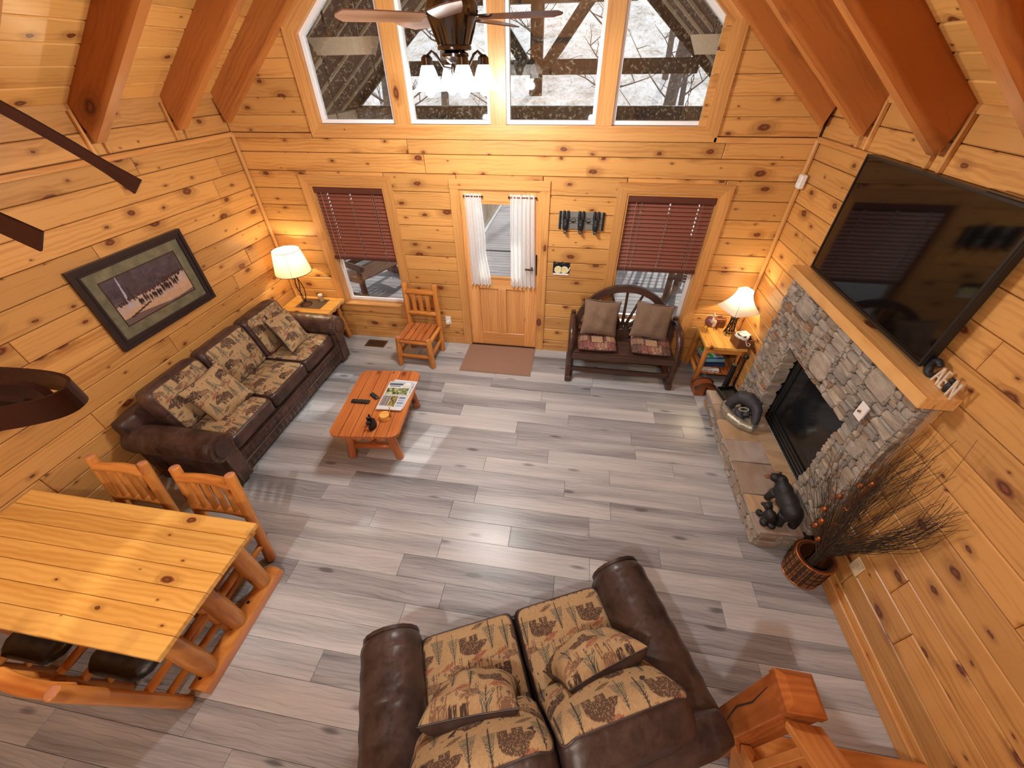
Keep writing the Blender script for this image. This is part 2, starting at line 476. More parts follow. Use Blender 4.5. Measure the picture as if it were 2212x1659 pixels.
def floor_mat():
    m = N('grey_floor_plank'); c = m.coords()
    warp = m.noise(m.mapping(c, (1.1, 4, 4)), 1, 2)
    wv = m.vmath('SCALE', m.vmath('SUBTRACT', warp.outputs['Color'], (.5, .5, .5))); wv.node.inputs[3].default_value = .06
    cw = m.vmath('ADD', c, wv)
    fine = m.noise(m.mapping(cw, (2.5, 120, 120)), 1, 3, .65); broad = m.noise(m.mapping(cw, (.6, 9, 9)), 1, 3, .5)
    ring = m.n('ShaderNodeTexWave', wave_type='BANDS', bands_direction='Y', Vector=m.mapping(cw, (.45, 1, 1)), Scale=10.0, Distortion=10.0, Detail=2, Detail_Scale=.6)
    vo = m.n('ShaderNodeTexVoronoi', voronoi_dimensions='2D', Vector=m.vmath('MULTIPLY', cw, (.8, 3.0, 0)), Scale=1.0)
    kn = m.math('MULTIPLY', m.math('SUBTRACT', 1.0, m.smooth(vo.outputs['Distance'], .015, .07)), .8)
    g = m.math('ADD', m.math('ADD', m.math('MULTIPLY', fine, .35), m.math('MULTIPLY', broad, .75)), m.math('MULTIPLY', m.smooth(ring.outputs['Fac'], .80, 1.0), -.07))
    tone = m.math('ADD', g, m.math('MULTIPLY', m.math('SUBTRACT', m.rand, .5), .30))
    tone = m.math('SUBTRACT', tone, m.math('MULTIPLY', kn, .35))
    col = m.ramp(tone, [(.22, srgb(100, 101, 104)), (.45, srgb(150, 153, 157)), (.66, srgb(184, 187, 190)), (.9, srgb(210, 210, 210))])
    m.set(Base_Color=col, Roughness=m.math('ADD', .27, m.math('MULTIPLY', fine, .12)), Specular_IOR_Level=.5)
    m.bump(fine, .05, .002)
    return m.m
M_FLOOR = floor_mat()
M_BACK = plain('board_backing', srgb(96, 54, 24), .8)
M_GROUT = plain('floor_underlay', srgb(70, 62, 58), .8)
M_STONE = stone('ledge_stone')
M_MORTAR = plain('stone_backing', srgb(40, 35, 31), .95, bump=.4, bscale=40)
def slab_mat():
    m = N('sandstone_slab'); c = m.coords()
    n1 = m.noise(m.mapping(c, (4, 1.2, 4)), 2, 5, .6, .8); n2 = m.noise(c, 40, 3)
    a = m.ramp(m.rand, [(0, srgb(206, 188, 166)), (.35, srgb(196, 164, 122)), (.6, srgb(188, 178, 170)), (.85, srgb(154, 132, 114)), (1, srgb(206, 178, 140))])
    col = m.mix(m.ramp(n1, [(.42, (0, 0, 0)), (.62, (1, 1, 1))]), m.mix(.38, a, srgb(134, 100, 66)), a)
    m.set(Base_Color=col, Roughness=.5); m.bump(n2, .15, .004); return m.m
M_SLAB = slab_mat()
M_WHITE = plain('white_vinyl', srgb(238, 240, 242), .35)
M_PLATE = plain('white_plastic', srgb(236, 234, 228), .4)
M_IVORY = plain('ivory_plastic', srgb(226, 208, 170), .4)
M_GLASS = glass('clear_glass')
M_DIRTY = glass('weathered_glass', dirt=.34)
M_BLIND = plain('brown_blind_slat', srgb(132, 78, 62), .42)
M_BLINDR = plain('brown_blind_rail', srgb(88, 46, 36), .4)
M_CORD = plain('blind_cord', srgb(150, 120, 104), .8)
def curtain_mat():
    m = N('white_curtain'); m.set(Base_Color=srgb(244, 246, 246), Roughness=.8)
    tl = m.n('ShaderNodeBsdfTranslucent', Color=srgb(250, 250, 250))
    m.put(m.n('ShaderNodeMixShader', i0=.45, i1=m.b.outputs[0], i2=tl), m.out.inputs[0]); return m.m
M_CURT = curtain_mat()
M_LEATH = leather('brown_leather', srgb(37, 28, 26), srgb(78, 60, 54))
M_LEATHS = leather('brown_sofa_leather', srgb(46, 32, 29), srgb(98, 72, 62))
M_TAPE = printed('tapestry_weave', .85, .5)
M_PRINT = printed('printed_paper', .35)
M_ART = printed('art_print', .5)
M_BLACK = plain('black_metal', srgb(22, 22, 24), .35, spec=.5)
M_BLACKP = plain('black_plastic', srgb(20, 20, 22), .4)
M_TV = plain('television_screen', srgb(6, 6, 7), .06, spec=.6)
M_FGLASS = plain('firebox_glass', srgb(26, 29, 32), .12, spec=.55, vary=.35, bscale=3)
M_BRONZE = plain('bronze_metal', srgb(70, 46, 38), .42, metal=.75, bump=.1, bscale=30)
M_CHROME = plain('brushed_nickel', srgb(112, 110, 110), .2, metal=1)
M_BRASS = plain('brass_stud', srgb(150, 120, 84), .3, metal=1)
M_BEAR = plain('black_resin', srgb(26, 27, 30), .5, bump=.35, bscale=90)
M_MUZZ = plain('tan_resin', srgb(138, 82, 48), .35)
M_SILV = plain('silver_painted_resin', srgb(170, 168, 152), .3, metal=.6, bump=.5, bscale=45, vary=.3)
# ------------------------------------------------------------------ floor
FW = .1805
floor = G().box((XC, (YB + YF) / 2, -.03), (XR - XL + .3, YB - YF + .3, .04)).obj('floor', M_GROUT)
tag(floor, 'grey wood-look plank floor of the great room', 'floor', kind='structure')
rnd = random.Random(3)
y = YB; row = 0
while y > YF:
    x = XL - rnd.uniform(0, 1.15)
    while x < XR:
        a, b = max(x, XL), min(x + 1.22, XR)
        if b - a > .02:
            y0 = max(y - FW, YF)
            plank('plank', ((a + b) / 2, (y + y0) / 2, -.012), (1, 0, 0), (0, 1, 0), round(b - a - .0016, 3), round(y - y0 - .0016, 4), .012, M_FLOOR, floor, ch=.0012)
        x += 1.22
    y -= FW; row += 1

# ------------------------------------------------------------------ walls
TH = .022
OPEN = [(-3.04, -2.155, .52, 2.02), (-1.29, -.385, 0.0, 2.02), (.51, 1.42, .52, 2.02)]      # window, door, window in the back wall
UW = [(-2.72, 2.585), (1.12, 2.585), (1.12, 3.30), (-.80, 3.30 + SL * 1.92), (-2.72, 3.30)]   # big gable window outline
PH, P0 = .1825, .151

def slab_with_holes(name, rects, mat, axis, o, th):
    """union of rectangles making a wall slab; rect = (a0, a1, z0, z1) along the wall"""
    g = G()
    for (a0, a1, z0, z1) in rects:
        if axis == 'x': g.box(((a0 + a1) / 2, o + th / 2, (z0 + z1) / 2), (a1 - a0, abs(th), z1 - z0))
        else: g.box((o + th / 2, (a0 + a1) / 2, (z0 + z1) / 2), (abs(th), a1 - a0, z1 - z0))
    return g.obj(name, mat)
xs = [XL - .2, -3.04, -2.155, -1.29, -.385, .51, 1.42, XR + .2]
rects = []
for i in range(7):
    x0, x1 = xs[i], xs[i + 1]
    op = [o for o in OPEN if abs(o[0] - x0) < .01]
    if op:
        if op[0][2] > 0: rects.append((x0, x1, -.1, op[0][2]))
        rects.append((x0, x1, op[0][3], 2.585))
    else: rects.append((x0, x1, -.1, 2.585))
wall_back = slab_with_holes('wall_back', rects, M_BACK, 'x', YB + TH, .12)
gg = G()
mm = Matrix(((1, 0, 0, 0), (0, 0, -1, YB + TH + .12), (0, 1, 0, 0), (0, 0, 0, 1)))
zt = lambda x: ceil_z(x) + .12
gg.prism([(XL - .2, 2.585), (-2.72, 2.585), (-2.72, 3.30), (-2.72, zt(-2.72)), (XL - .2, zt(XL) - .1)], 0, .12, mm)
gg.prism([(XR + .2, 2.585), (XR + .2, zt(XR) - .1), (1.12, zt(1.12)), (1.12, 2.585)], 0, .12, mm)
gg.prism([(-2.72, 3.30), (-.80, 3.30 + SL * 1.92), (-.80, 5.3), (-2.72, zt(-2.72))], 0, .12, mm)
gg.prism([(1.12, 3.30), (-.80, 3.30 + SL * 1.92), (-.80, 5.3), (1.12, zt(1.12))], 0, .12, mm)
gable = gg.obj('gable', M_BACK, wall_back)
tag(wall_back, 'knotty pine board gable wall with door and windows', 'wall', kind='structure')
wall_left = G().box((XL - TH - .06, (YB + YF) / 2, 1.45), (.12, YB - YF + .3, 3.1)).obj('wall_left', M_BACK)
tag(wall_left, 'knotty pine board side wall behind the sofa', 'wall', kind='structure')
FB_Y0, FB_Y1, FB_Z1 = 2.20, 3.26, 1.10          # firebox recess in the side wall
g = G()
for (y0, y1, z0, z1) in ((YF - .1, FB_Y0, -.1, 3.0), (FB_Y1, YB + .1, -.1, 3.0), (FB_Y0, FB_Y1, FB_Z1, 3.0)):
    g.box((XR + TH + .06, (y0 + y1) / 2, (z0 + z1) / 2), (.12, y1 - y0, z1 - z0))
wall_right = g.obj('wall_right', M_BACK)
tag(wall_right, 'knotty pine board side wall behind the fireplace', 'wall', kind='structure')

def split_len(a, b, r, lo=1.6, hi=4.2, first=None):
    out = []; x = a - (r.uniform(0, 2.0) if first is None else first)
    while x < b:
        L = r.uniform(lo, hi); p, q = max(x, a), min(x + L, b)
        if b - q < .35: q = b
        if q - p > .05: out.append((p, q))
        x = x + L if q < b else b
    return out

# back wall boards, cut around the openings
rb = random.Random(11)
rows = [(0.0, P0)] + [(P0 + PH * k, P0 + PH * (k + 1)) for k in range(12)] + [(P0 + PH * 12, 2.478)]
for (z0, z1) in rows:
    cuts = [(z0, z1)]
    segs = [(XL, XR)]
    for (ox0, ox1, oz0, oz1) in OPEN:
        if z1 > oz0 + .01 and z0 < oz1 - .01:
            new = []
            for (a, b) in segs:
                if b <= ox0 or a >= ox1: new.append((a, b)); continue
                if a < ox0 - .04: new.append((a, ox0 - .02))
                if b > ox1 + .04: new.append((ox1 + .02, b))
            segs = new
            # remainder of a board above or below the opening
            if z0 < oz0: plank('plank', ((ox0 + ox1) / 2, YB + TH, (z0 + oz0 - .02) / 2), (1, 0, 0), (0, 0, 1), ox1 - ox0 + .03, oz0 - .02 - z0, TH, M_PINE, wall_back)
            if z1 > oz1: plank('plank', ((ox0 + ox1) / 2, YB + TH, (z1 + oz1 + .02) / 2), (1, 0, 0), (0, 0, 1), ox1 - ox0 + .03, z1 - oz1 - .02, TH, M_PINE, wall_back)
    for (a, b) in segs:
        for (p, q) in (split_len(a, b, rb) if b - a > 3 else [(a, b)]):
            plank('plank', ((p + q) / 2, YB + TH, (z0 + z1) / 2), (1, 0, 0), (0, 0, 1), q - p - .004, z1 - z0 - .005, TH, M_PINE, wall_back, ch=.006)
# gable boards beside the upper window
for k in range(8):
    z0, z1 = 2.525 + k * .150, 2.525 + (k + 1) * .150
    for sd in (0, 1):
        poly = [(XL, z0), (-2.74, z0), (-2.74, z1), (XL, z1)]
        poly = clip_poly(poly, -SL, 1, KNEE - .02 - SL * XL)
        if sd: poly = [(XL + XR - px - .02, pz) for px, pz in poly]; poly = [(min(px, XR), pz) for px, pz in poly]
        if len(poly) < 3: continue
        cx = sum(p[0] for p in poly) / len(poly); cz = sum(p[1] for p in poly) / len(poly)
        shr = [(cx + (px - cx) * .9995 - cx, cz + (pz - cz) * .98 - cz) for px, pz in poly]
        G().prism(shr, 0, TH).obj('plank', M_PINE, wall_back, frame((cx, YB + TH, cz), (1, 0, 0), (0, 0, 1)))

def side_wall(wall, x, sgn, r, z_off=0.0, holes=()):
    """boards on a side wall: sgn is the way the face looks"""
    uy = (0, 0, 1); ux = (0, -sgn, 0) if sgn > 0 else (0, 1, 0)
    ux = (0, 1, 0) if Vector((0, 1, 0)).cross(Vector(uy)).x * sgn > 0 else (0, -1, 0)
    rr = [(0.0, P0 + z_off)] + [(P0 + z_off + PH * k, P0 + z_off + PH * (k + 1)) for k in range(12)] + [(P0 + z_off + PH * 12, 2.485)]
    rr += [(2.525, 2.685), (2.685, 2.862)]
    for (z0, z1) in rr:
        segs = [(-1.8, YB)]
        for (h0, h1, hz) in holes:
            if z0 < hz: segs = [s for a, b in segs for s in ((a, h0), (h1, b)) if s[1] - s[0] > .05]
        for (a, b) in segs:
            for (p, q) in split_len(a, b, r, 1.3, 3.6):
                plank('plank', (x - sgn * TH, (p + q) / 2, (z0 + z1) / 2), ux, uy, q - p - .004, z1 - z0 - .005, TH, M_PINE, wall, ch=.006)
side_wall(wall_left, XL, 1, random.Random(21))
side_wall(wall_right, XR, -1, random.Random(33), .017, holes=((FB_Y0, FB_Y1, FB_Z1),))

# ------------------------------------------------------------------ trims and baseboards
def trimbox(name, c, d, ch=.004, mat=None, kind=True, label=None):
    ax = max(range(3), key=lambda i: d[i])
    dirs = [(1, 0, 0), (0, 1, 0), (0, 0, 1)]
    ux = dirs[ax]; uy = dirs[(ax + 1) % 3]
    o = G().box((0, 0, 0), (d[ax], d[(ax + 1) % 3], d[(ax + 2) % 3]), ch).obj(name, mat or M_PINEW, None, frame(c, ux, uy))
    if kind: tag(o, label, 'trim', kind='structure')
    return o
trimbox('baseboard_left', (XL + .008, (YB - 1.8) / 2, .05), (.016, YB + 1.8, .10), label='pine baseboard along the sofa wall')
trimbox('baseboard_right', (XR - .010, (1.84 - 1.8) / 2, .055), (.02, 3.64, .11), label='pine baseboard below the stair and fireplace wall')
for i, (a, b) in enumerate(((XL, -1.39), (-.285, XR))):
    trimbox('baseboard_back' if i == 0 else 'baseboard_back_2', ((a + b) / 2, YB - .008, .05), (b - a, .016, .10), label=('pine baseboard between sofa wall and entry door', 'pine baseboard between entry door and fireplace wall')[i])
trimbox('trim_1', (XL + .014, (YB - 1.8) / 2, 2.503), (.028, YB + 1.8, .042), label='narrow pine band along top of sofa wall')
trimbox('trim_2', (XR - .014, (YB - 1.8) / 2, 2.508), (.028, YB + 1.8, .042), label='narrow pine band along top of fireplace wall')
for i, (a, b) in enumerate(((XL, -2.84), (1.20, XR))):
    trimbox('trim_%d' % (3 + i), ((a + b) / 2, YB - .012, 2.497), (b - a, .024, .046), label=('short pine band beside gable window above sofa corner', 'short pine band beside gable window above lamp corner')[i])
trimbox('trim_5', (XL + .022, YB - .022, 1.26), (.044, .044, 2.52), .014, label='upright pine corner moulding behind the tall-shade lamp')
trimbox('trim_6', (XR - .022, YB - .022, 1.26), (.044, .044, 2.52), .014, label='upright pine corner moulding behind the bell-shade lamp')

# ------------------------------------------------------------------ ceiling: sloped boards and rafters
ca = math.atan(SL); cc, cs = math.cos(ca), math.sin(ca)
slope_len = (XC - XL) / cc
ceiling = G()
for sg in (1, -1):
    xw = XL if sg > 0 else XR
    mid = Vector((xw + sg * (slope_len / 2) * cc, (YB + YF) / 2, KNEE + (slope_len / 2) * cs))
    nrm = Vector((-sg * cs, 0, cc))
    ceiling.box((0, 0, .05), (slope_len + .3, YB - YF + .3, .06), M=frame(mid + nrm * .02, (sg * cc, 0, cs), (0, sg * 1.0, 0)))
ceiling = ceiling.obj('ceiling', M_BACK)
tag(ceiling, 'sloped pine board ceiling with exposed rafters', 'ceiling', kind='structure')
CW = .176
for sg in (1, -1):
    xw = XL if sg > 0 else XR
    k = 0
    while k * CW < slope_len - .05:
        s0 = k * CW; w = min(CW, slope_len - s0); mid = s0 + w / 2
        o = Vector((xw + sg * mid * cc, 0, KNEE + mid * cs)); nrm = Vector((-sg * cs, 0, cc))
        ux = Vector((0, sg * 1.0, 0)); dn = -nrm; uy = dn.cross(ux)
        plank('board', (o.x + nrm.x * .02, (YB - 1.8) / 2, o.z + nrm.z * .02), ux, uy, YB + 1.8, w - .006, .02, M_CEIL, ceiling, ch=.007)
        k += 1
RAF = [4.392, 3.785, 2.985, 2.18, 1.38, .58, -.22, -1.02]
RD, RT = .293 * cc, .084
for yy in RAF:
    for sg in (1, -1):
        xw = XL if sg > 0 else XR
        L = slope_len - .02
        mid = L / 2 + .01
        nrm = Vector((-sg * cs, 0, cc)); ux = Vector((sg * cc, 0, cs))
        o = Vector((xw, yy - (.03 if sg < 0 and yy < 4.3 else 0), KNEE)) + ux * mid - nrm * (RD / 2)
        G().prism([(-mid, RD / 2), (L - mid, RD / 2), (L - mid, -RD / 2), (-mid - RD * SL + .085, -RD / 2)], -RT / 2, RT / 2).obj('rafter', M_BEAM, ceiling, frame(o, ux, nrm))
        # little frame strips round the rafter foot
        if yy < 4.3:
            yr = o.y
            for s2, h in ((-1, .30), (1, .30)):
                G().box((0, 0, 0), (h, .022, .03), .003).obj('trim_strip', M_PINEW, ceiling, frame((xw + sg * .016, yr + s2 * (RT / 2 + .018), 2.685), (0, 0, 1), (0, 1, 0)))
ridge = G().box((0, 0, 0), (YB + 1.8, .09, .24), .005).obj('ridge_beam', M_BEAM, ceiling, frame((XC, (YB - 1.8) / 2, KNEE + slope_len * cs - .18), (0, 1, 0), (-1, 0, 0)))
for sg in (1, -1):
    xw = XL if sg > 0 else XR
    G().box((0, 0, 0), (YB + 1.8, .02, .045), .003).obj('trim_strip', M_PINEW, ceiling, frame((xw + sg * .012, (YB - 1.8) / 2, 2.845), (0, 1, 0), (-sg, 0, 0)))

# ------------------------------------------------------------------ the part of the house behind the camera
wall_front = G().box((XC, YF - .06, 2.6), (XR - XL + .3, .12, 5.4)).obj('wall_front', M_PINE)
tag(wall_front, 'pine wall at the far end behind the loft', 'wall', kind='structure')
# ------------------------------------------------------------------ windows and door of the back wall
MW = frame((0, YB, 0), (1, 0, 0), (0, 0, 1))           # wall frame: x, height, out of the wall into the room
def inset(poly, w):
    n = len(poly); out = []
    for i in range(n):
        p0, p1, p2 = (Vector(poly[i - 1]), Vector(poly[i]), Vector(poly[(i + 1) % n]))
        d0 = (p1 - p0).normalized(); d1 = (p2 - p1).normalized()
        n0 = Vector((-d0.y, d0.x)); n1 = Vector((-d1.y, d1.x))
        k = 1 + n0.dot(n1)
        out.append(tuple(p1 + (n0 + n1) * (w / k)))
    return out
def ring(g, outer, inner, z0, z1):
    n = len(outer)
    for i in range(n):
        j = (i + 1) % n
        g.prism([outer[i], outer[j], inner[j], inner[i]], z0, z1)
    return g
def edge_boards(name, outer, inner, z0, z1, mat, parent, M, ch=0):
    n = len(outer)
    for i in range(n):
        j = (i + 1) % n
        q = [Vector(outer[i]), Vector(outer[j]), Vector(inner[j]), Vector(inner[i])]
        c = sum(q, Vector((0, 0))) / 4; d = (q[1] - q[0]).normalized(); nn = Vector((-d.y, d.x))
        loc = [((p - c).dot(d), (p - c).dot(nn)) for p in q]
        G().prism(loc, z0, z1).obj(name, mat, parent, M @ frame((c.x, c.y, 0), (d.x, d.y, 0), (nn.x, nn.y, 0)))
def rect(x0, x1, z0, z1): return [(x0, z0), (x1, z0), (x1, z1), (x0, z1)]

def lower_window(name, x0, x1, z0, z1, label):
    w = link(name, None); tag(w, label, 'window', kind='structure')
    o = rect(x0, x1, z0, z1)
    edge_boards('casing_board', inset(o, -.105), inset(o, -.004), 0, .022, M_PINEW, w, MW)
    edge_boards('jamb_board', inset(o, -.004), inset(o, .018), -.135, .012, M_PINEW, w, MW)
    i = inset(o, .018)
    ring(G(), i, inset(i, .035), -.125, -.095).obj('frame', M_WHITE, w, MW)
    G().prism(inset(i, .034), -.112, -.106).obj('pane', M_GLASS, w, MW)
    zm = z0 + (z1 - z0) * .52
    G().box(((x0 + x1) / 2, zm, -.108), (x1 - x0 - .1, .035, .03), .003).obj('meeting_rail', M_WHITE, w, MW)
    G().box(((x0 + x1) / 2, z0 + .004, .018), (x1 - x0 + .03, .025, .03), .004).obj('sill', M_PINEW, w, MW)
    return w
lower_window('window_1', -3.04, -2.155, .52, 2.02, 'pine framed window behind the small log chair')
lower_window('window_2', .51, 1.42, .52, 2.02, 'pine framed window behind the wagon wheel bench')

def blind(name, x0, x1, ztop, zbot, label, seed):
    b = thing(name, label, 'blind', ((x0 + x1) / 2, YB + .032, 0), group='brown window blinds')
    w = x1 - x0; rr = random.Random(seed)
    G().box((0, -.012, ztop - .032), (w, .06, .064), .006).obj('headrail', M_BLINDR, b)
    holes = (-w * .33, 0.0, w * .33)
    def slat_mesh():
        g = G(); cur = -w / 2 + .008; d = .05
        for hx in (*holes, None):
            e = (hx - .006) if hx is not None else w / 2 - .008
            for k in range(4):
                y0, y1 = -d / 2 + d * k / 4, -d / 2 + d * (k + 1) / 4
                zc = lambda yy: .004 * (1 - (2 * yy / d) ** 2)
                g.raw([(cur, y0, zc(y0)), (e, y0, zc(y0)), (e, y1, zc(y1)), (cur, y1, zc(y1)),
                       (cur, y0, zc(y0) - .0025), (e, y0, zc(y0) - .0025), (e, y1, zc(y1) - .0025), (cur, y1, zc(y1) - .0025)],
                      [(0, 1, 2, 3), (7, 6, 5, 4), (0, 4, 5, 1), (2, 6, 7, 3), (1, 5, 6, 2), (0, 3, 7, 4)])
            if hx is not None:
                for (ya, yb) in ((-d / 2, -.011), (.011, d / 2)):
                    g.box((hx, (ya + yb) / 2, .001), (.012, yb - ya, .003))
                cur = hx + .006
        me = g.mesh('slat'); me.materials.append(M_BLIND); return me
    sm = slat_mesh()
    z = ztop - .085
    while z > zbot + .05:
        link('slat', sm, None, b, T(0, 0, z) @ RX(52 + rr.uniform(-2, 2)))
        z -= .0415
    G().box((0, 0, zbot + .018), (w, .055, .036), .006).obj('bottom_rail', M_BLINDR, b)
    for hx in holes:
        G().cyl((hx, -.03, ztop - .06), (hx, -.03, zbot + .02), .0016, n=5).obj('ladder_cord', M_CORD, b)
    G().cyl((-w * .40, -.036, ztop - .06), (-w * .40, -.036, zbot - .12), .003, n=6).obj('tilt_wand', M_CORD, b)
    g = G().tube([(w * .36, -.036, ztop - .06), (w * .36, -.038, zbot + .1), (w * .37, -.036, zbot - .10), (w * .375, -.036, zbot - .2)], .0018, 5)
    g.sphere((w * .375, -.036, zbot - .21), (.007, .007, .014), 6, 5); g.obj('lift_cord', M_CORD, b)
    return b
blind('window_blind', -3.022, -2.173, 2.0, 1.145, 'brown slatted blind half raised above the small log chair', 1)
blind('window_blind', .53, 1.402, 2.0, 1.19, 'brown slatted blind half raised above the wagon wheel bench', 2)

# gable window: four panes between pine mullions
w3 = link('window_3', None); tag(w3, 'large four-pane gable window above the entry door', 'window', kind='structure')
edge_boards('casing_board', inset(UW, -.105), inset(UW, -.006), 0, .024, M_PINEW, w3, MW)
edge_boards('jamb_board', inset(UW, -.006), inset(UW, .016), -.14, .014, M_PINEW, w3, MW)
def uw_top(x): return 3.30 + SL * (min(x + 2.72, 1.12 - x))
mull = [(-1.884, -1.723), (-.903, -.747), (.106, .258)]
for a, b in mull:
    top = [(b, uw_top(b))] + ([(-.80, uw_top(-.80))] if a < -.80 < b else []) + [(a, uw_top(a))]
    c = (a + b) / 2
    pts = [(a, 2.60), (b, 2.60)] + top
    G().prism([(-(p[1] - 3.2) * -1, -(p[0] - c)) for p in pts], -.10, .008).obj('mullion', M_PINEW, w3, MW @ frame((c, 3.2, 0), (0, 1, 0), (-1, 0, 0)))
edges = [-2.70, -1.884, -1.723, -.903, -.747, .106, .258, 1.10]
for k in range(4):
    a, b = edges[2 * k], edges[2 * k + 1]
    poly = [(a, 2.605), (b, 2.605), (b, uw_top(b) - .02)]
    if a < -.80 < b: poly.append((-.80, uw_top(-.8) - .02))
    poly.append((a, uw_top(a) - .02))
    s = link('sash', None, parent=w3)
    ring(G(), poly, inset(poly, .032), -.10, -.03).obj('sash_frame', M_WHITE, s, MW)
    G().prism(inset(poly, .03), -.072, -.066).obj('pane', M_DIRTY, s, MW)

# entry door
dx0, dx1, dz1 = -1.285, -.39, 2.012
d1 = link('door_1', None); tag(d1, 'pine entry door with glass upper half', 'door', kind='structure')
o = rect(-1.29, -.385, -.12, 2.02)
io = inset(o, -.1); ii = inset(o, -.004)
for nm, pts in (('casing_board', [(-1.39, 0), (-1.29, 0), (-1.29, 2.02), (-1.39, 2.02)]), ('casing_board', [(-.385, 0), (-.285, 0), (-.285, 2.02), (-.385, 2.02)])):
    cx = sum(p[0] for p in pts) / 4
    G().box((0, 0, .011), (2.02, .1, .022), .003).obj(nm, M_PINEW, d1, MW @ frame((cx, 1.01, 0), (0, 1, 0), (-1, 0, 0)))
G().box((0, 0, .012), (1.105, .1, .024), .003).obj('casing_board', M_PINEW, d1, MW @ T(-.8375, 2.07, 0))
for cx in (-1.2885, -.3865):
    G().box((0, 0, -.06), (2.02, .012, .14)).obj('jamb_board', M_PINEW, d1, MW @ frame((cx, 1.01, 0), (0, 1, 0), (-1, 0, 0)))
G().box((-.8375, 2.016, -.06), (.9, .012, .14)).obj('jamb_board', M_PINEW, d1, MW)
slab = link('door_slab', None, parent=d1, M=MW @ T(0, 0, -.045))
gx0, gx1, gz0, gz1 = -1.13, -.545, 1.0, 1.895
def dbox(nm, x0, x1, z0, z1, t=.04, horiz=True, zoff=0, ch=.004):
    c = ((x0 + x1) / 2, (z0 + z1) / 2, zoff)
    if horiz: G().box((0, 0, t / 2), (x1 - x0, z1 - z0, t), ch).obj(nm, M_DOOR, slab, T(*c))
    else: G().box((0, 0, t / 2), (z1 - z0, x1 - x0, t), ch).obj(nm, M_DOOR, slab, frame(c, (0, 1, 0), (-1, 0, 0)))
M_DOOR = wood('door_pine', srgb(222, 164, 100), srgb(190, 122, 66), knots=.06, vary=.22, rough=.3)
dbox('stile', dx0, gx0, .015, dz1, horiz=False); dbox('stile', gx1, dx1, .015, dz1, horiz=False)
dbox('rail', gx0, gx1, gz1, dz1); dbox('rail', gx0, gx1, .86, gz0); dbox('rail', gx0, gx1, .015, .21)
dbox('mid_stile', -.89, -.785, .21, .86, horiz=False)
dbox('panel', gx0, -.89, .21, .86, .022, horiz=False); dbox('panel', -.785, gx1, .21, .86, .022, horiz=False)
ring(G(), rect(gx0, gx1, gz0, gz1), rect(gx0 + .022, gx1 - .022, gz0 + .022, gz1 - .022), .005, .05).obj('glazing_bead', M_PINEW, slab)
G().prism(rect(gx0, gx1, gz0, gz1), .015, .02).obj('pane', M_GLASS, slab)
g = G().box((-.397, 1.2, .012), (.05, .26, .02), .008).cyl((-.43, 1.17, .03), (-.43, 1.17, .075), .012).box((-.46, 1.17, .08), (.10, .022, .016), .006)
g.obj('handle', M_BRONZE, slab, T(-.03, 0, .03))
G().box((-.398, .55, .02), (.014, 1.05, .02), .004).box((-.84, .012, .02), (.88, .02, .02), .004).obj('weather_strip', M_BLACK, slab)
for z in (.3, 1.05, 1.8): G().cyl((dx0 - .004, z - .05, .045), (dx0 - .004, z + .05, .045), .008, n=8).obj('hinge', M_BRONZE, slab)
G().box((-.8375, YB + .05, .006), (.9, .16, .02), .004).obj('threshold', M_BRONZE, d1)

def curtain(x0t, x1t, x0b, x1b, sweep, seed, label):
    c = thing('door_curtain', label, 'curtain', ((x0t + x1t) / 2, YB - .02, 1.0), group='white curtains on the entry door')
    cx = (x0t + x1t) / 2; rr = random.Random(seed); ph = rr.uniform(0, 6)
    nf = 6
    def fn(u, v):
        zz = 1.985 - v * (1.985 - .925)
        a = x0t + (x0b - x0t) * v; b = x1t + (x1b - x1t) * v
        b += sweep * math.exp(-((v - .62) / .16) ** 2)
        x = a + (b - a) * u
        amp = .016 + .008 * v
        pl = math.sin(u * nf * 2 * math.pi + ph + .6 * math.sin(3 * v)) * amp * (1 if v > .06 else .55) + math.sin(u * 23 + ph) * .004
        if v < .03: pl += math.sin(u * 60) * .004; zz += .006 * math.sin(u * 70)
        if v > .97: pl += math.sin(u * 55) * .006
        return (x - cx, -pl - .012, zz - 1.0)
    G().grid(fn, 110, 40).obj('fabric', M_CURT, c, smooth=80)
    hx = (x1t - x0t) / 2 + .012
    G().cyl((-hx, -.012, .955), (hx, -.012, .955), .007, n=8).sphere((-hx, -.012, .955), .012, 8, 6).sphere((hx, -.012, .955), .012, 8, 6).obj('rod', M_BRONZE, c)
    return c
curtain(-1.215, -1.035, -1.21, -.955, -.02, 4, 'white gathered curtain on the hinge side of the entry door')
curtain(-.715, -.445, -.72, -.41, 0, 5, 'white gathered curtain on the handle side of the entry door')
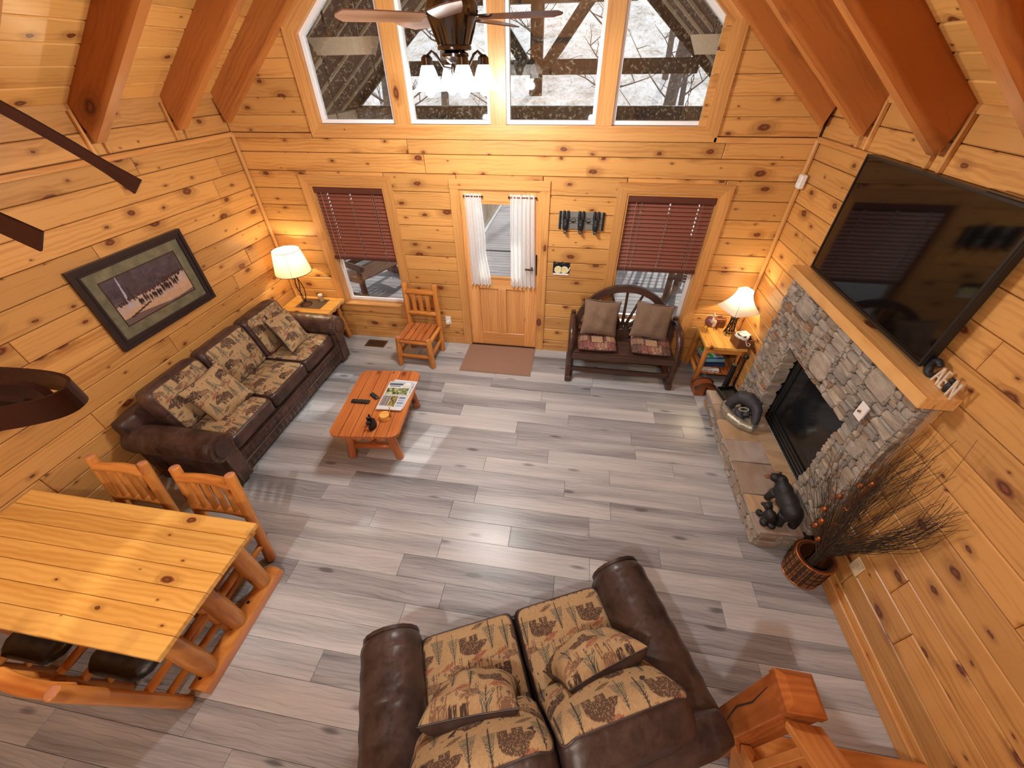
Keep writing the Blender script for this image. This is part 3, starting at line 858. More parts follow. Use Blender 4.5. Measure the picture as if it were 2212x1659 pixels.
# ------------------------------------------------------------------ porch, yard and trees outside
DZ = -.12
deck = G().box((-.8, 6.45, DZ - .06), (9.0, 3.75, .08)).box((-1.3, 12.4, DZ - .06), (1.75, 8.2, .08)).obj('porch_floor', M_PORCH)
tag(deck, 'grey weathered porch deck outside the back wall', 'deck', kind='structure')
rd = random.Random(5)
yy = 4.62
while yy < 8.25:
    for (a, b) in split_len(-5.2, 3.6, rd, 2.5, 4.5):
        plank('deck_board', ((a + b) / 2, yy + .068, DZ - .02), (1, 0, 0), (0, 1, 0), b - a - .004, .134, .02, M_DECK, deck)
    yy += .14
yy = 8.33
while yy < 16.4:
    plank('deck_board', (-1.3, yy + .068, DZ - .02), (1, 0, 0), (0, 1, 0), 1.7, .134, .02, M_DECK, deck)
    yy += .14
def railing(p0, p1, label, top=.92):
    p0 = Vector(p0); p1 = Vector(p1); d = p1 - p0; L = d.length; u = d / L
    r = thing('porch_railing', label, 'railing', M=frame((p0.x, p0.y, DZ), (u.x, u.y, 0), (-u.y, u.x, 0)), group='porch railings')
    for x in (0.03, L / 2, L - .03): G().box((0, 0, 0), (top + .1, .09, .09), .006).obj('post', M_RAILW, r, frame((x, 0, (top + .1) / 2), (0, 0, 1), (1, 0, 0)))
    G().box((0, 0, 0), (L, .12, .035), .005).obj('top_rail', M_RAILW, r, T(L / 2, 0, top))
    G().box((0, 0, 0), (L, .04, .09), .004).obj('bottom_rail', M_RAILW, r, T(L / 2, 0, .12))
    n = int(L / .125); me = G().box((0, 0, 0), (top - .16, .036, .036), .003).mesh('baluster'); me.materials.append(M_RAILW)
    for i in range(1, n):
        x = L * i / n
        if abs(x - L / 2) > .07: link('baluster', me, None, r, frame((x, 0, .12 + (top - .16) / 2), (0, 0, 1), (1, 0, 0)))
    return r
railing((-4.75, 4.75, 0), (-4.75, 8.10, 0), 'porch railing at the end of the deck beyond the log glider')
railing((-4.66, 8.22, 0), (-2.25, 8.22, 0), 'porch railing along the deck edge behind the log glider')
railing((-.35, 8.22, 0), (3.4, 8.22, 0), 'long porch railing outside the wagon wheel bench window')
railing((-2.2, 8.36, 0), (-2.2, 16.0, 0), 'long railing along one side of the entry walkway')
railing((-.4, 16.0, 0), (-.4, 8.36, 0), 'long railing along the bright side of the entry walkway')

# porch roof and its open truss
PX, PY, PS, PR = -.84, 8.0, .78, 5.03
def prz(x): return PR - PS * abs(x - PX)
porch = link('porch_roof', None); tag(porch, 'dark timber porch roof and truss outside the gable window', 'roof', kind='structure')
pa = math.atan(PS); pc, ps = math.cos(pa), math.sin(pa)
for sg in (1, -1):
    L = 3.9 / pc
    mid = Vector((PX + sg * 1.95, 6.37, prz(PX + 1.95))); ux = Vector((sg * pc, 0, -ps)); nrm = Vector((sg * ps, 0, pc))
    G().box((0, 0, .11), (L, 3.55, .05)).obj('roof_deck', M_SOFFIT, porch, frame(mid, ux, nrm.cross(ux)))
    for k in range(6):
        o = Vector((mid.x, 4.75 + .6 * k, mid.z)) + nrm * .07
        G().box((0, 0, 0), (L, .035, .035), .003).obj('rafter', M_SOFFRAF, porch, frame(o, ux, nrm.cross(ux)))
    G().box((0, 0, 0), (L, .06, .16), .004).obj('rake_board', M_PORCH, porch, frame(Vector((mid.x, PY + .12, mid.z)) + nrm * .06, ux, nrm.cross(ux)))
    G().box((0, 0, 0), (3.5, .12, .16), .005).obj('side_beam', M_SOFFRAF, porch, frame((PX + sg * 3.3, 6.3, 2.38), (0, 1, 0), (-1, 0, 0)))
    px = PX + sg * 3.3
    G().box((0, 0, 0), (2.5, .14, .14), .006).obj('post', M_PORCH, porch, frame((px, PY, DZ + 1.25), (0, 0, 1), (1, 0, 0)))
def tim(nm, a, b, w, t, y=PY):
    a = Vector((a[0], y, a[1])); b = Vector((b[0], y, b[1])); d = b - a
    G().box((0, 0, 0), (d.length, t, w), .006).obj(nm, M_PORCH, porch, frame((a + b) / 2, d, (0, 1, 0)))
tim('header_beam', (-4.6, 2.38), (2.9, 2.38), .27, .14)
tim('tie_beam', (-3.35, 3.02), (1.65, 3.02), .195, .14)
tim('collar_beam', (-2.3, 3.89), (.62, 3.89), .27, .14)
tim('king_post', (PX, 2.65), (PX, 4.8), .195, .15)
for sg in (1, -1): tim('brace', (PX + sg * .11, 2.98), (PX + sg * .82, 3.86), .17, .12)
G().sphere((0, 0, 0), (.085, .085, .08), 12, 8).cyl((0, 0, -.02), (0, 0, -.1), .05).obj('lantern', M_PLATE, porch, T(PX, PY - .16, 2.99), smooth=60)

def swing_hanger(x0, x1, y, z, label, chain_x, zb):
    h = thing('swing_hanger', label, 'beam', ((x0 + x1) / 2, y, z), group='porch swing hangers')
    L = x1 - x0
    for cx in (-L * .3, L * .3): G().cyl((cx, 0, .06), (cx, 0, prz((x0 + x1) / 2 + cx) - z + .12), .012, n=8).obj('rod', M_CHROME, h)
    G().prism([(-L / 2 - .08, .07), (L / 2 + .08, .07), (L / 2, -.07), (-L / 2, -.07)], -.06, .06, frame((0, 0, 0), (1, 0, 0), (0, 0, 1))).obj('beam', M_SOFFRAF, h)
    for cx in chain_x:
        g = G(); n = int((z - zb) / .05)
        for k in range(n):
            zz = -.10 - k * .05
            g.tube([(cx + .011 * math.cos(a) * (1 if k % 2 else .25), .011 * math.cos(a) * (.25 if k % 2 else 1), zz + .03 * math.sin(a)) for a in [i * math.pi / 3 for i in range(6)]], .004, 4, closed=True)
        g.tube([(cx, .0, -.06), (cx + .02, 0, -.085), (cx, 0, -.11), (cx - .02, 0, -.085)], .006, 5, closed=True)
        g.obj('chain', M_CHROME, h)
swing_hanger(-2.83, -2.24, 5.0, 3.22, 'pale swing beam with chains outside the gable window above sofa corner', (-.28, .28), 1.6)
swing_hanger(.99, 1.55, 5.0, 3.18, 'pale swing beam with hooks outside the gable window above lamp corner', (-.26, ), 1.6)

def log_bench(name, label, M):
    b = thing(name, label, 'bench', M=M, group='log gliders on the porch')
    m = M_DARKL
    for s in (-.6, .6):
        log('leg', (s, -.25, 0), (s, -.22, .60), .05, m, b); log('leg', (s, .25, 0), (s, .34, .95), .05, m, b)
        log('arm', (s, -.34, .62), (s, .34, .64), .05, m, b); log('foot', (s, -.42, .06), (s, .46, .06), .06, m, b)
        log('seat_rail', (s, -.28, .40), (s, .32, .36), .045, m, b)
    for k in range(6): plank('seat_slat', (0, -.25 + k * .1, .42 - k * .008), (1, 0, 0), (0, 1, 0), 1.2, .085, .022, m, b)
    for k in range(4): plank('back_slat', (0, .285 + k * .025, .52 + k * .12), (1, 0, 0), (0, .25, .97), 1.2, .09, .022, m, b)
    return b
M_DARKL = wood('weathered_log', srgb(128, 88, 64), srgb(84, 56, 42), knots=.2, vary=.2, rough=.6)
log_bench('log_glider', 'dark log glider bench on the porch beyond the small log chair', T(-3.45, 6.25, DZ) @ RZ(68))
log_bench('log_glider', 'dark log glider bench on the porch beyond the wagon wheel bench', T(2.3, 6.3, DZ) @ RZ(-28))

def yard():
    m = N('snowy_leaf_ground'); c = m.coords()
    n1 = m.noise(c, .9, 5, .65); n2 = m.noise(c, 6, 4, .7)
    f = m.math('ADD', m.math('MULTIPLY', n1, .6), m.math('MULTIPLY', n2, .45))
    m.set(Base_Color=m.ramp(f, [(.34, srgb(120, 104, 88)), (.46, srgb(206, 200, 192)), (.58, srgb(238, 238, 238))]), Roughness=.9)
    return m.m
rg = random.Random(9)
def hill(u, v):
    x = -30 + 60 * u; yv = 7.6 + 60 * v ** 1.4
    return (x, yv, -1.6 + max(0, yv - 12) * .34 + .25 * math.sin(x * .9) * math.sin(yv * .6) + .1 * math.sin(x * 2.3 + yv))
ground = G().grid(hill, 60, 50).obj('ground', yard(), smooth=80)
tag(ground, 'snow-dusted hillside beyond the porch', 'ground', kind='structure')
M_BARK = plain('bare_bark', srgb(104, 92, 84), .9, bump=.6, bscale=14, vary=.3)
def tree(x, yv, r, h, seed, label):
    q = random.Random(seed); zb = hill((x + 30) / 60, ((yv - 7.6) / 60) ** (1 / 1.4))[2] - .2
    t = thing('bare_tree', label, 'tree', (x, yv, zb), group='bare trees on the hillside')
    lx, ly = q.uniform(-.08, .08), q.uniform(-.05, .05)
    G().tube([(lx * z, ly * z, z) for z in (0, h * .3, h * .6, h)], [r, r * .8, r * .6, r * .3], 8).obj('trunk', M_BARK, t, smooth=60)
    g = G()
    for k in range(15):
        z = q.uniform(.18, .95) * h; a = q.uniform(0, 6.28); L = q.uniform(.8, 2.6)
        p = Vector((lx * z, ly * z, z)); pts = [p]; d = Vector((math.cos(a), math.sin(a), q.uniform(.1, .8)))
        for s in range(4):
            p = p + d * (L / 4); d = (d + Vector((q.uniform(-.35, .35), q.uniform(-.35, .35), q.uniform(-.2, .35)))).normalized(); pts.append(p)
        g.tube(pts, [r * .22, r * .17, r * .12, r * .08, r * .04], 5)
        for s in range(3):
            b0 = pts[q.randint(1, 3)]; e = b0 + Vector((q.uniform(-.6, .6), q.uniform(-.6, .6), q.uniform(0, .6)))
            g.tube([b0, (b0 + e) / 2 + Vector((.05, 0, .04)), e], [r * .1, r * .07, r * .03], 4)
    g.obj('branches', M_BARK, t)
spots = [(-13, 15), (-10.5, 19), (-8.2, 13.5), (-6.4, 21), (-5.6, 12), (-3.7, 17.5), (-2.6, 23), (.9, 19.5), (2.9, 14.2), (3.6, 24), (5.4, 17.8), (7.4, 12.6), (9.2, 20.5), (11.8, 15.5), (14, 22)]
for k, (x, yv) in enumerate(spots):
    tree(x, yv, rg.uniform(.09, .2), rg.uniform(6, 9), 100 + k, 'bare grey tree on the snowy hillside outside the gable window')
tree(1.75, 11.6, .2, 9, 77, 'thick pale leaning trunk just outside the gable window above lamp corner')
# ------------------------------------------------------------------ stair at the side wall and the loft behind the camera
NX, NY = 1.072, .565
newel = thing('newel_post', 'heavy cedar newel post with angled cap beside the loveseat', 'post', (NX, NY, 0))
G().box((0, 0, 0), (1.035, .142, .142), .004).obj('shaft', M_NEWEL, newel, frame((0, 0, .5175), (0, 0, 1), (1, 0, 0)))
a, b = .074, .048
V = [(-a, -a, 1.035), (a, -a, 1.035), (a, a, 1.035), (-a, a, 1.035), (-a, -a, 1.085), (a, -a, 1.085), (a, a, 1.085), (-a, a, 1.085), (-b, -b, 1.11), (b, -b, 1.11), (b, b, 1.11), (-b, b, 1.11)]
F = [(3, 2, 1, 0), (8, 9, 10, 11)] + [(i, (i + 1) % 4, 4 + (i + 1) % 4, 4 + i) for i in range(4)] + [(4 + i, 4 + (i + 1) % 4, 8 + (i + 1) % 4, 8 + i) for i in range(4)]
G().raw(V, F).obj('cap', M_NEWEL, newel)
G().tube([(-.0722, .03, .98), (-.0722, .012, .80), (-.0722, .03, .62), (-.0722, -.002, .40)], [.001, .003, .003, .001], 5).obj('crack', M_BLACK, newel)
stair = thing('staircase', 'pine staircase climbing from the newel post along the fireplace wall', 'staircase', ((NX + XR) / 2, 0, 0))
RI, RU, NS = .19, .235, 12
sw = .95; sx = (NX + XR) / 2; tx = 1.151 + sw / 2 - sx
M_TREAD = wood('stair_pine', srgb(200, 132, 70), srgb(160, 92, 42), knots=.2, vary=.12, rough=.25)
for k in range(NS):
    y0 = .60 - RU * k
    plank('tread', (tx, y0 - .135, RI * (k + 1) - .035), (1, 0, 0), (0, 1, 0), sw, .27, .035, M_TREAD, stair, ch=.005)
    G().box((0, 0, 0), (sw, .016, RI - .03), .002).obj('riser', M_TREAD, stair, T(tx, y0 - .03, RI * k + (RI - .035) / 2))
dv = Vector((0, -RU, RI)); L = dv.length * NS
u = dv.normalized(); nn = Vector((0, RI, RU)).normalized()
lx = NX - sx
for xx in (lx + .005,):
    o = Vector((xx, .44, .22)) + u * (L / 2)
    G().box((0, 0, 0), (L, .04, .26), .004).obj('stringer', M_TREAD, stair, frame(o, u, nn.cross(u)))
    o2 = Vector((xx, .49, .40)) + u * (L / 2 - .1)
    G().box((0, 0, 0), (L - .25, .05, .06), .004).obj('bottom_rail', M_TREAD, stair, frame(o2, u, nn.cross(u)))
    o3 = Vector((xx, .49, 1.0)) + u * (L / 2 - .1)
    G().box((0, 0, 0), (L - .25, .135, .036), .006).obj('handrail', M_TREAD, stair, frame(o3, u, nn.cross(u)))
    o3 = Vector((xx, .49, .955)) + u * (L / 2 - .1)
    G().box((0, 0, 0), (L - .25, .05, .05), .004).obj('subrail', M_TREAD, stair, frame(o3, u, nn.cross(u)))
    for k in range(18):
        y0 = .40 - k * .135
        z0 = .40 + (.49 - y0) * RI / RU
        G().box((0, 0, 0), (.55, .036, .036), .003).obj('baluster', M_TREAD, stair, frame((xx, y0, z0 + .28), (0, 0, 1), (1, 0, 0)))
loft = G().box(((XL + NX) / 2 - .05, (-.55 + YF) / 2, 2.36), (NX - XL - .1, -.55 - YF, .2)).obj('loft_floor', M_CEIL)
tag(loft, 'pine loft floor behind the viewpoint', 'floor', kind='structure')
# ------------------------------------------------------------------ woven lodge pattern
def _rgb(*c): return np.array(c, float) / 255
def tapestry(U, V, seed=0):
    """woven lodge pattern (bears, moose, firs, leaves, diamonds) sampled at U, V in metres"""
    TW, TH_ = .47, .52
    U = U * 1.55; V = V * 1.55
    r = np.random.RandomState(seed)
    C = np.empty(U.shape + (3,)); C[:] = _rgb(176, 148, 108)
    C += r.uniform(-.035, .035, U.shape)[..., None]
    def put(mask, col, a=1.0): C[mask] = C[mask] * (1 - a) + col * a
    def local(cx, cy, flip=False):
        du = (U - cx + TW / 2) % TW - TW / 2; dv = (V - cy + TH_ / 2) % TH_ - TH_ / 2
        return (-du if flip else du), dv
    def ell(du, dv, cx, cy, rx, ry): return ((du - cx) / rx) ** 2 + ((dv - cy) / ry) ** 2 < 1
    brown, dbrown, green, red, navy = _rgb(90, 68, 54), _rgb(70, 54, 46), _rgb(74, 88, 82), _rgb(140, 72, 56), _rgb(72, 72, 80)
    speck = r.uniform(0, 1, U.shape)
    def bear(cx, cy, s, flip, col):
        du, dv = local(cx, cy, flip); du, dv = du / s, dv / s
        m = ell(du, dv, 0, .02, .092, .056) | ell(du, dv, -.045, .045, .05, .042) | ell(du, dv, -.105, .012, .036, .03) | ell(du, dv, -.138, .0, .018, .013) | ell(du, dv, -.092, .046, .012, .012)
        for lx, w in ((-.062, .017), (-.022, .016), (.04, .018), (.075, .018)): m |= (abs(du - lx) < w) & (dv < .02) & (dv > -.075)
        put(m & (speck > .12), col)
    def moose(cx, cy, s, flip):
        du, dv = local(cx, cy, flip); du, dv = du / s, dv / s
        m = ell(du, dv, 0, .02, .07, .036) | ell(du, dv, -.05, .045, .03, .03) | ell(du, dv, -.092, .05, .028, .014)
        for lx in (-.05, -.025, .035, .058): m |= (abs(du - lx) < .006) & (dv < .02) & (dv > -.075)
        rad = np.hypot(du + .075, dv - .085); ang = np.arctan2(dv - .085, du + .075)
        m |= (abs(rad - .036) < .006) & (ang > -2.6) & (ang < .2)
        m |= (abs(rad - .044) < .012) & (np.cos(ang * 9) > .55) & (ang > -2.8) & (ang < .3)
        put(m & (speck > .2), _rgb(122, 92, 70))
    def fir(cx, cy, h, w):
        du, dv = local(cx, cy); t = (cy * 0 + h / 2 - dv) / h
        inside = (t > 0) & (t < .86) & (abs(du) < w * (.12 + t))
        st = np.sin((dv * 1.0 + abs(du) * .85) * 2 * np.pi / .0165)
        put(inside & (st > -.1) & (speck > .1), green)
        put((abs(du) < .0035) & (t > -.05) & (t < 1.12), dbrown)
    def leaf(cx, cy, s, col):
        du, dv = local(cx, cy); du, dv = du / s, dv / s
        a = dv - du * .3
        m = (abs(a) < .026 * (1 - (du / .075) ** 2)) & (abs(du) < .075) & (np.sin((du + abs(a) * 1.2) * 2 * np.pi / .017) > -.2)
        put(m | ((abs(a) < .0025) & (abs(du) < .08)), col)
    bear(.31, .20, 1.0, False, brown); bear(.07, .46, .8, True, dbrown)
    fir(.12, .16, .21, .062); fir(.34, .43, .19, .056); fir(.455, .19, .20, .05)
    moose(.20, .405, .95, False); moose(.44, .335, .75, True)
    leaf(.245, .30, .95, red); leaf(.05, .315, .8, red); leaf(.21, .06, .8, dbrown)
    for k in range(9):
        du, dv = local(.026 + k * .052, .345 + (.012 if k % 2 else -.006))
        put((abs(du) + abs(dv) < .0145) & ~(abs(abs(du) - abs(dv)) < .0022), navy if k % 2 else _rgb(112, 84, 70))
    for k in range(6):
        du, dv = local(.05 + k * .078, .005)
        put((abs(du) + abs(dv) < .010), navy if k % 3 else red)
    return np.clip(C, 0, 1)

def panel_obj(name, P, uv, parent, M=None, seed=0, mat=None):
    C = tapestry(uv[..., 0], uv[..., 1], seed)
    return link(name, col_mesh(name, P, C), mat or M_TAPE, parent, M)

def border(P):
    """border loop of a grid, as points"""
    m, n, _ = P.shape
    s = max(1, m // 24)
    L = [P[0, j] for j in range(0, n - 1, s)] + [P[i, n - 1] for i in range(0, m - 1, s)] + [P[m - 1, j] for j in range(n - 1, 0, -s)] + [P[i, 0] for i in range(m - 1, 0, -s)]
    return [tuple(p) for p in L]

def cushion(name, parent, M, w, d, h, r, crown, uv0, flip=(1, 1), n=110, mat=None, edge=.5, wav=0.0, seed=1, piping=True, warp=None):
    """box cushion: leather body with a woven panel on its upper face"""
    body = link(name, rbox_mesh(name, w, d, h, r, crown, 12, wav, seed), mat or M_LEATH, parent, M)
    e = r * edge
    gx = np.linspace(-w / 2 + e, w / 2 - e, n); gy = np.linspace(-d / 2 + e, d / 2 - e, n)
    X, Y = np.meshgrid(gx, gy)
    # round the panel corners
    rc = min(w, d) * .10
    hx, hy = w / 2 - e, d / 2 - e
    ax, ay = np.maximum(abs(X) - (hx - rc), 0), np.maximum(abs(Y) - (hy - rc), 0)
    rad = np.hypot(ax, ay); mx = np.maximum(ax, ay)
    k = np.where(rad > 1e-9, mx / np.maximum(rad, 1e-9), 1)
    X = np.sign(X) * (np.minimum(abs(X), hx - rc) + ax * k); Y = np.sign(Y) * (np.minimum(abs(Y), hy - rc) + ay * k)
    dx = np.maximum(abs(X) - (w / 2 - r), 0); dy = np.maximum(abs(Y) - (d / 2 - r), 0)
    Z = h / 2 - r + np.sqrt(np.maximum(r * r - dx ** 2 - dy ** 2, 0)) + crown * (1 - (X / (w / 2)) ** 2) * (1 - (Y / (d / 2)) ** 2) + .004
    P = np.stack([X, Y, Z], -1)
    uv = np.stack([X * flip[0] + uv0[0], Y * flip[1] + uv0[1]], -1)
    panel_obj('fabric_panel', P, uv, body, seed=seed)
    if piping: G().tube(border(P), .0055, 6, closed=True).obj('piping', mat or M_LEATH, body, smooth=70)
    return body

def throw_pillow(name, label, M, w, h, t, uv0, group=None, n=90, mat_front=None, mat_back=None, seed=3, flip=(1, 1), cat='pillow', plainmat=None):
    p = thing(name, label, cat, M=M, group=group)
    u = np.linspace(-1, 1, n); Ug, Vg = np.meshgrid(u, u)
    rr = np.random.RandomState(seed); ph = rr.uniform(0, 6.28, 4)
    X = w / 2 * Ug * (1 - .085 * (1 - Vg ** 2)); Y = h / 2 * Vg * (1 - .085 * (1 - Ug ** 2))
    Z = t / 2 * (np.maximum((1 - Ug ** 2) * (1 - Vg ** 2), 0)) ** .42
    wr = .006 * np.sin(5 * Ug + 3 * Vg + ph[0]) * np.sin(4 * Vg - 2 * Ug + ph[1]) * (1 - Ug ** 2) * (1 - Vg ** 2) * 3
    P = np.stack([X, Y, Z + wr + .002], -1)
    if plainmat is None:
        panel_obj('front', P, np.stack([X * flip[0] + uv0[0], Y * flip[1] + uv0[1]], -1), p, seed=seed, mat=mat_front)
    else:
        s = P[::2, ::2]; link('front', col_mesh('front', s, np.zeros(s.shape)), plainmat, p)
    Pb = np.stack([X, Y, -Z - .002], -1)[::3, ::3]
    link('back', col_mesh('back', Pb, np.zeros(Pb.shape)), mat_back or M_LEATH, p)
    G().tube(border(P), .0045, 6, closed=True).obj('piping', mat_back or M_LEATH, p, smooth=70)
    return p

# ------------------------------------------------------------------ couches
def couch(name, label, M, seats, win, armw, D, mat, uvs, npan, tilt=12, back_h=.52, seed=0, bedge=.45, bw=1.0, bo=.285, bz=.70):
    c = thing(name, label, 'sofa', M=M)
    W = win + 2 * armw
    G().box((0, .02, .21), (win + .04, D - .14, .22), .02).obj('seat_base', mat, c)
    def skirt(u, v):
        x = (u - .5) * (win + .02); z = .075 + v * .225
        pl = .010 * math.sin(u * win * 95 + .8 * math.sin(v * 5)) * math.sin(math.pi * min(1, max(0, (v % .5) * 2)))
        return (x, -D / 2 + .045 - pl - .012 * math.sin(math.pi * ((v * 2) % 1)), z)
    G().grid(skirt, int(win * 120), 16).obj('front_skirt', mat, c, smooth=70)
    G().tube([(-win / 2, -D / 2 + .03, .188), (win / 2, -D / 2 + .03, .188)], .006, 6).tube([(-win / 2, -D / 2 + .03, .30), (win / 2, -D / 2 + .03, .30)], .007, 6).obj('skirt_piping', mat, c, smooth=60)
    # rolled arms
    for sg in (-1, 1):
        x0 = sg * win / 2
        rc, cx, cz = armw * .54, armw * .47, .655 - armw * .54
        sec = [(0, .07), (0, cz - rc * .35)]
        for k in range(15):
            a = math.radians(205 - k * 20)
            sec.append((cx + rc * math.cos(a), cz + rc * math.sin(a)))
        sec = [s for s in sec]
        sec += [(armw * .62, cz - rc * .92), (armw * .60, .07)]
        y0, y1 = -D / 2 + .012, D / 2 - .06
        def arm(u, v, sec=sec, sg=sg, x0=x0, y0=y0, y1=y1, cx=cx, cz=cz):
            i = u * (len(sec) - 1); k = min(int(i), len(sec) - 2); t = i - k
            x = sec[k][0] + (sec[k + 1][0] - sec[k][0]) * t; z = sec[k][1] + (sec[k + 1][1] - sec[k][1]) * t
            f = 1 - .10 * (max(0, 1 - v / .07) ** 2 + max(0, 1 - (1 - v) / .07) ** 2)
            if z > .25: x = cx + (x - cx) * f; z = cz + (z - cz) * f + .010 * math.sin(math.pi * v)
            pk = .002 * math.sin(v * 46 + 2 * math.sin(u * 9)) * (1 if z > .4 else 0)
            return (x0 + sg * (x + pk), y0 + (y1 - y0) * v, z + pk)
        am = G().grid(arm, 52, 46)
        arm_o = am.obj('arm', mat, c, smooth=70)
        fp = [(sg * (cx + (s[0] - cx) * .93) + x0, cz + (s[1] - cz) * .95 if s[1] > .2 else s[1]) for s in sec]
        mp = frame((0, y0 + .008, 0), (1, 0, 0), (0, 0, 1))
        G().prism(fp, 0, .02, mp).prism([(p[0] * 0 + x0 + sg * cx + (p[0] - x0 - sg * cx) * .62, cz + (p[1] - cz) * .62) for p in fp[1:17]], .018, .034, mp).obj('arm_panel', mat, arm_o, smooth=30)
        fb = [(p[0], p[1]) for p in fp]
        G().prism(fb, 0, .02, frame((0, y1 + .012, 0), (1, 0, 0), (0, 0, 1))).obj('arm_back', mat, arm_o)
        g = G(); pts = [Vector((p[0], p[1])) for p in fp]; cen = Vector((x0 + sg * cx, cz))
        acc = 0
        for i in range(len(pts) - 1):
            a, b = pts[i], pts[i + 1]; L = (b - a).length; s = (.026 - acc) if acc else 0
            while s < L:
                q = a + (b - a) * (s / L)
                q = cen + (q - cen) * .88 if q.y > .3 else q + Vector((sg * (.012 if (q.x - x0) * sg < armw * .3 else -.012), 0))
                g.sphere((q.x, y0 - .013, q.y), (.0062, .004, .0062), 6, 4); s += .027
            acc = L - (s - .027)
        n_ = g.obj('nailhead_trim', M_BRASS, arm_o); n_['kind'] = 'stuff'
    # back
    link('back_frame', rbox_mesh('back_frame', W - armw * .5, .17, .66, .06, 0, 10), mat, c, T(0, D / 2 - .10, .44) @ RX(-6))
    cw = win / seats
    for k in range(seats):
        x = -win / 2 + cw * (k + .5)
        cushion('seat_cushion', c, T(x, -.105, .395), cw - .008, D - .30, .17, .045, .035, uvs[0][k], n=npan, mat=mat, edge=.35, seed=seed + k)
        ob = cushion('back_cushion', c, T(x * bw, D / 2 - bo, bz) @ RX(90 - tilt), cw * bw - .006, back_h, .21, .075, .045, uvs[1][k], n=npan, mat=mat, edge=bedge, wav=.005, seed=seed + 10 + k)
    for sx in (-1, 1):
        for sy in (-1, 1):
            G().lathe([(.03, 0), (.045, .02), (.045, .055), (.03, .085)], 12).obj('foot', M_DARKW, c, T(sx * (W / 2 - .12), sy * (D / 2 - .09), 0), smooth=50)
    return c
# three-seat sofa against the side wall
couch('sofa', 'three-seat brown leather sofa with woven bear-pattern cushions under the framed picture', T(-3.30, 2.80, 0) @ RZ(90), 3, 1.80, .25, .92, M_LEATHS,
      [[(.1, .05), (.33, .2), (.22, .42)], [(.05, .1), (.2, .3), (.4, .05)]], 110, tilt=16, back_h=.50)
# loveseat seen from behind and above
couch('loveseat', 'two-seat brown leather loveseat with woven bear-pattern cushions beside the newel post', T(0.005, .527, 0) @ RZ(204.3), 2, 1.136, .315, .94, M_LEATH,
      [[(.05, .30), (.20, .32)], [(.1, .28), (.34, .28)]], 190, tilt=30, back_h=.50, seed=40, bedge=.12, bw=1.08, bo=.25, bz=.735)

throw_pillow('throw_pillow', 'woven bear-pattern throw pillow on the loveseat beside the arm over open floor', T(-.275, .405, .675) @ RZ(204.3 - 6) @ RX(64) @ RZ(-5), .45, .40, .24, (.3, .42), 'throw pillows on the loveseat', 130)
throw_pillow('throw_pillow', 'woven moose-pattern throw pillow on the loveseat beside the arm facing the fireplace', T(.30, .665, .675) @ RZ(204.3 + 6) @ RX(63) @ RZ(4), .45, .40, .24, (.15, .42), 'throw pillows on the loveseat', 130, seed=8)
MS = T(-3.30, 2.80, 0) @ RZ(90)
throw_pillow('throw_pillow', 'woven bear-pattern throw pillow on the sofa seat nearest the dining chairs', MS @ T(-.52, -.10, .68) @ RZ(-12) @ RX(62) @ RZ(8), .44, .44, .17, (.22, .18), 'throw pillows on the sofa', 90, mat_back=M_LEATHS)
throw_pillow('throw_pillow', 'woven bear-pattern throw pillow on the sofa seat beside the tall-shade lamp', MS @ T(.60, -.10, .69) @ RZ(14) @ RX(62) @ RZ(-12), .44, .44, .17, (.30, .20), 'throw pillows on the sofa', 90, mat_back=M_LEATHS, seed=5)
# ------------------------------------------------------------------ log dining set
M_SEATB = plain('black_seat_vinyl', srgb(30, 27, 26), .38, bump=.2, bscale=30)
def log_chair(name, label, M, group):
    """back posts at y=0 leaning back towards +y, seat towards -y"""
    c = thing(name, label, 'chair', M=M, group=group)
    for sx in (-1, 1):
        log('back_post', (sx * .215, .0, 0), (sx * .215, .14, .92), .038, M_LOG, c, .034)
        log('front_leg', (sx * .20, -.41, 0), (sx * .20, -.40, .43), .034, M_LOG, c)
        log('side_stretcher', (sx * .205, -.40, .18), (sx * .21, .02, .20), .024, M_LOG, c)
        log('side_stretcher', (sx * .205, -.40, .36), (sx * .21, .05, .37), .026, M_LOG, c)
    log('top_rail', (-.21, .118, .83), (.21, .118, .83), .036, M_LOG, c, bend=.018)
    log('lower_rail', (-.21, .075, .53), (.21, .075, .53), .030, M_LOG, c, bend=.014)
    for k in range(4):
        x = -.13 + k * .0867
        log('spindle', (x, .082, .54), (x, .128, .81), .022, M_LOG, c)
    log('front_stretcher', (-.20, -.405, .22), (.20, -.405, .22), .024, M_LOG, c)
    log('seat_rail', (-.2, -.40, .39), (.2, -.40, .39), .028, M_LOG, c)
    def st(u, v):
        a = 2 * math.pi * u; f = [1.0, 1.0, .93, .5, 0][int(v * 4 + .01)]
        z = [.425, .452, .468, .472, .470][int(v * 4 + .01)]
        q = 1 / max(abs(math.cos(a)), abs(math.sin(a))); q = min(q, 1.22)
        return (.215 * math.cos(a) * f * q * .92, -.19 + .215 * math.sin(a) * f * q * .92, z)
    s = G().grid(st, 32, 4, wrap_u=True).obj('seat_pad', M_SEATB, c, smooth=60)
    for p in ((-.06, -.13), (.06, -.13), (-.06, -.25), (.06, -.25)): G().sphere((p[0], p[1], .471), (.010, .010, .004), 8, 5).obj('button', M_SEATB, s, smooth=60)
    return c
grp = 'log dining chairs'
c0 = log_chair('dining_chair', 'log dining chair tucked in beside the sofa wall', T(-3.085, 1.16, 0), grp)
dup(c0, T(-2.395, 1.16, 0), 'log dining chair tucked in at the table corner nearest the coffee table')
dup(c0, T(-2.335, .25, 0) @ RZ(180), 'log dining chair with black seat at the table corner over the sunlit floor')
dup(c0, T(-2.92, .24, 0) @ RZ(180), 'log dining chair with black seat beside the wall end of the table')

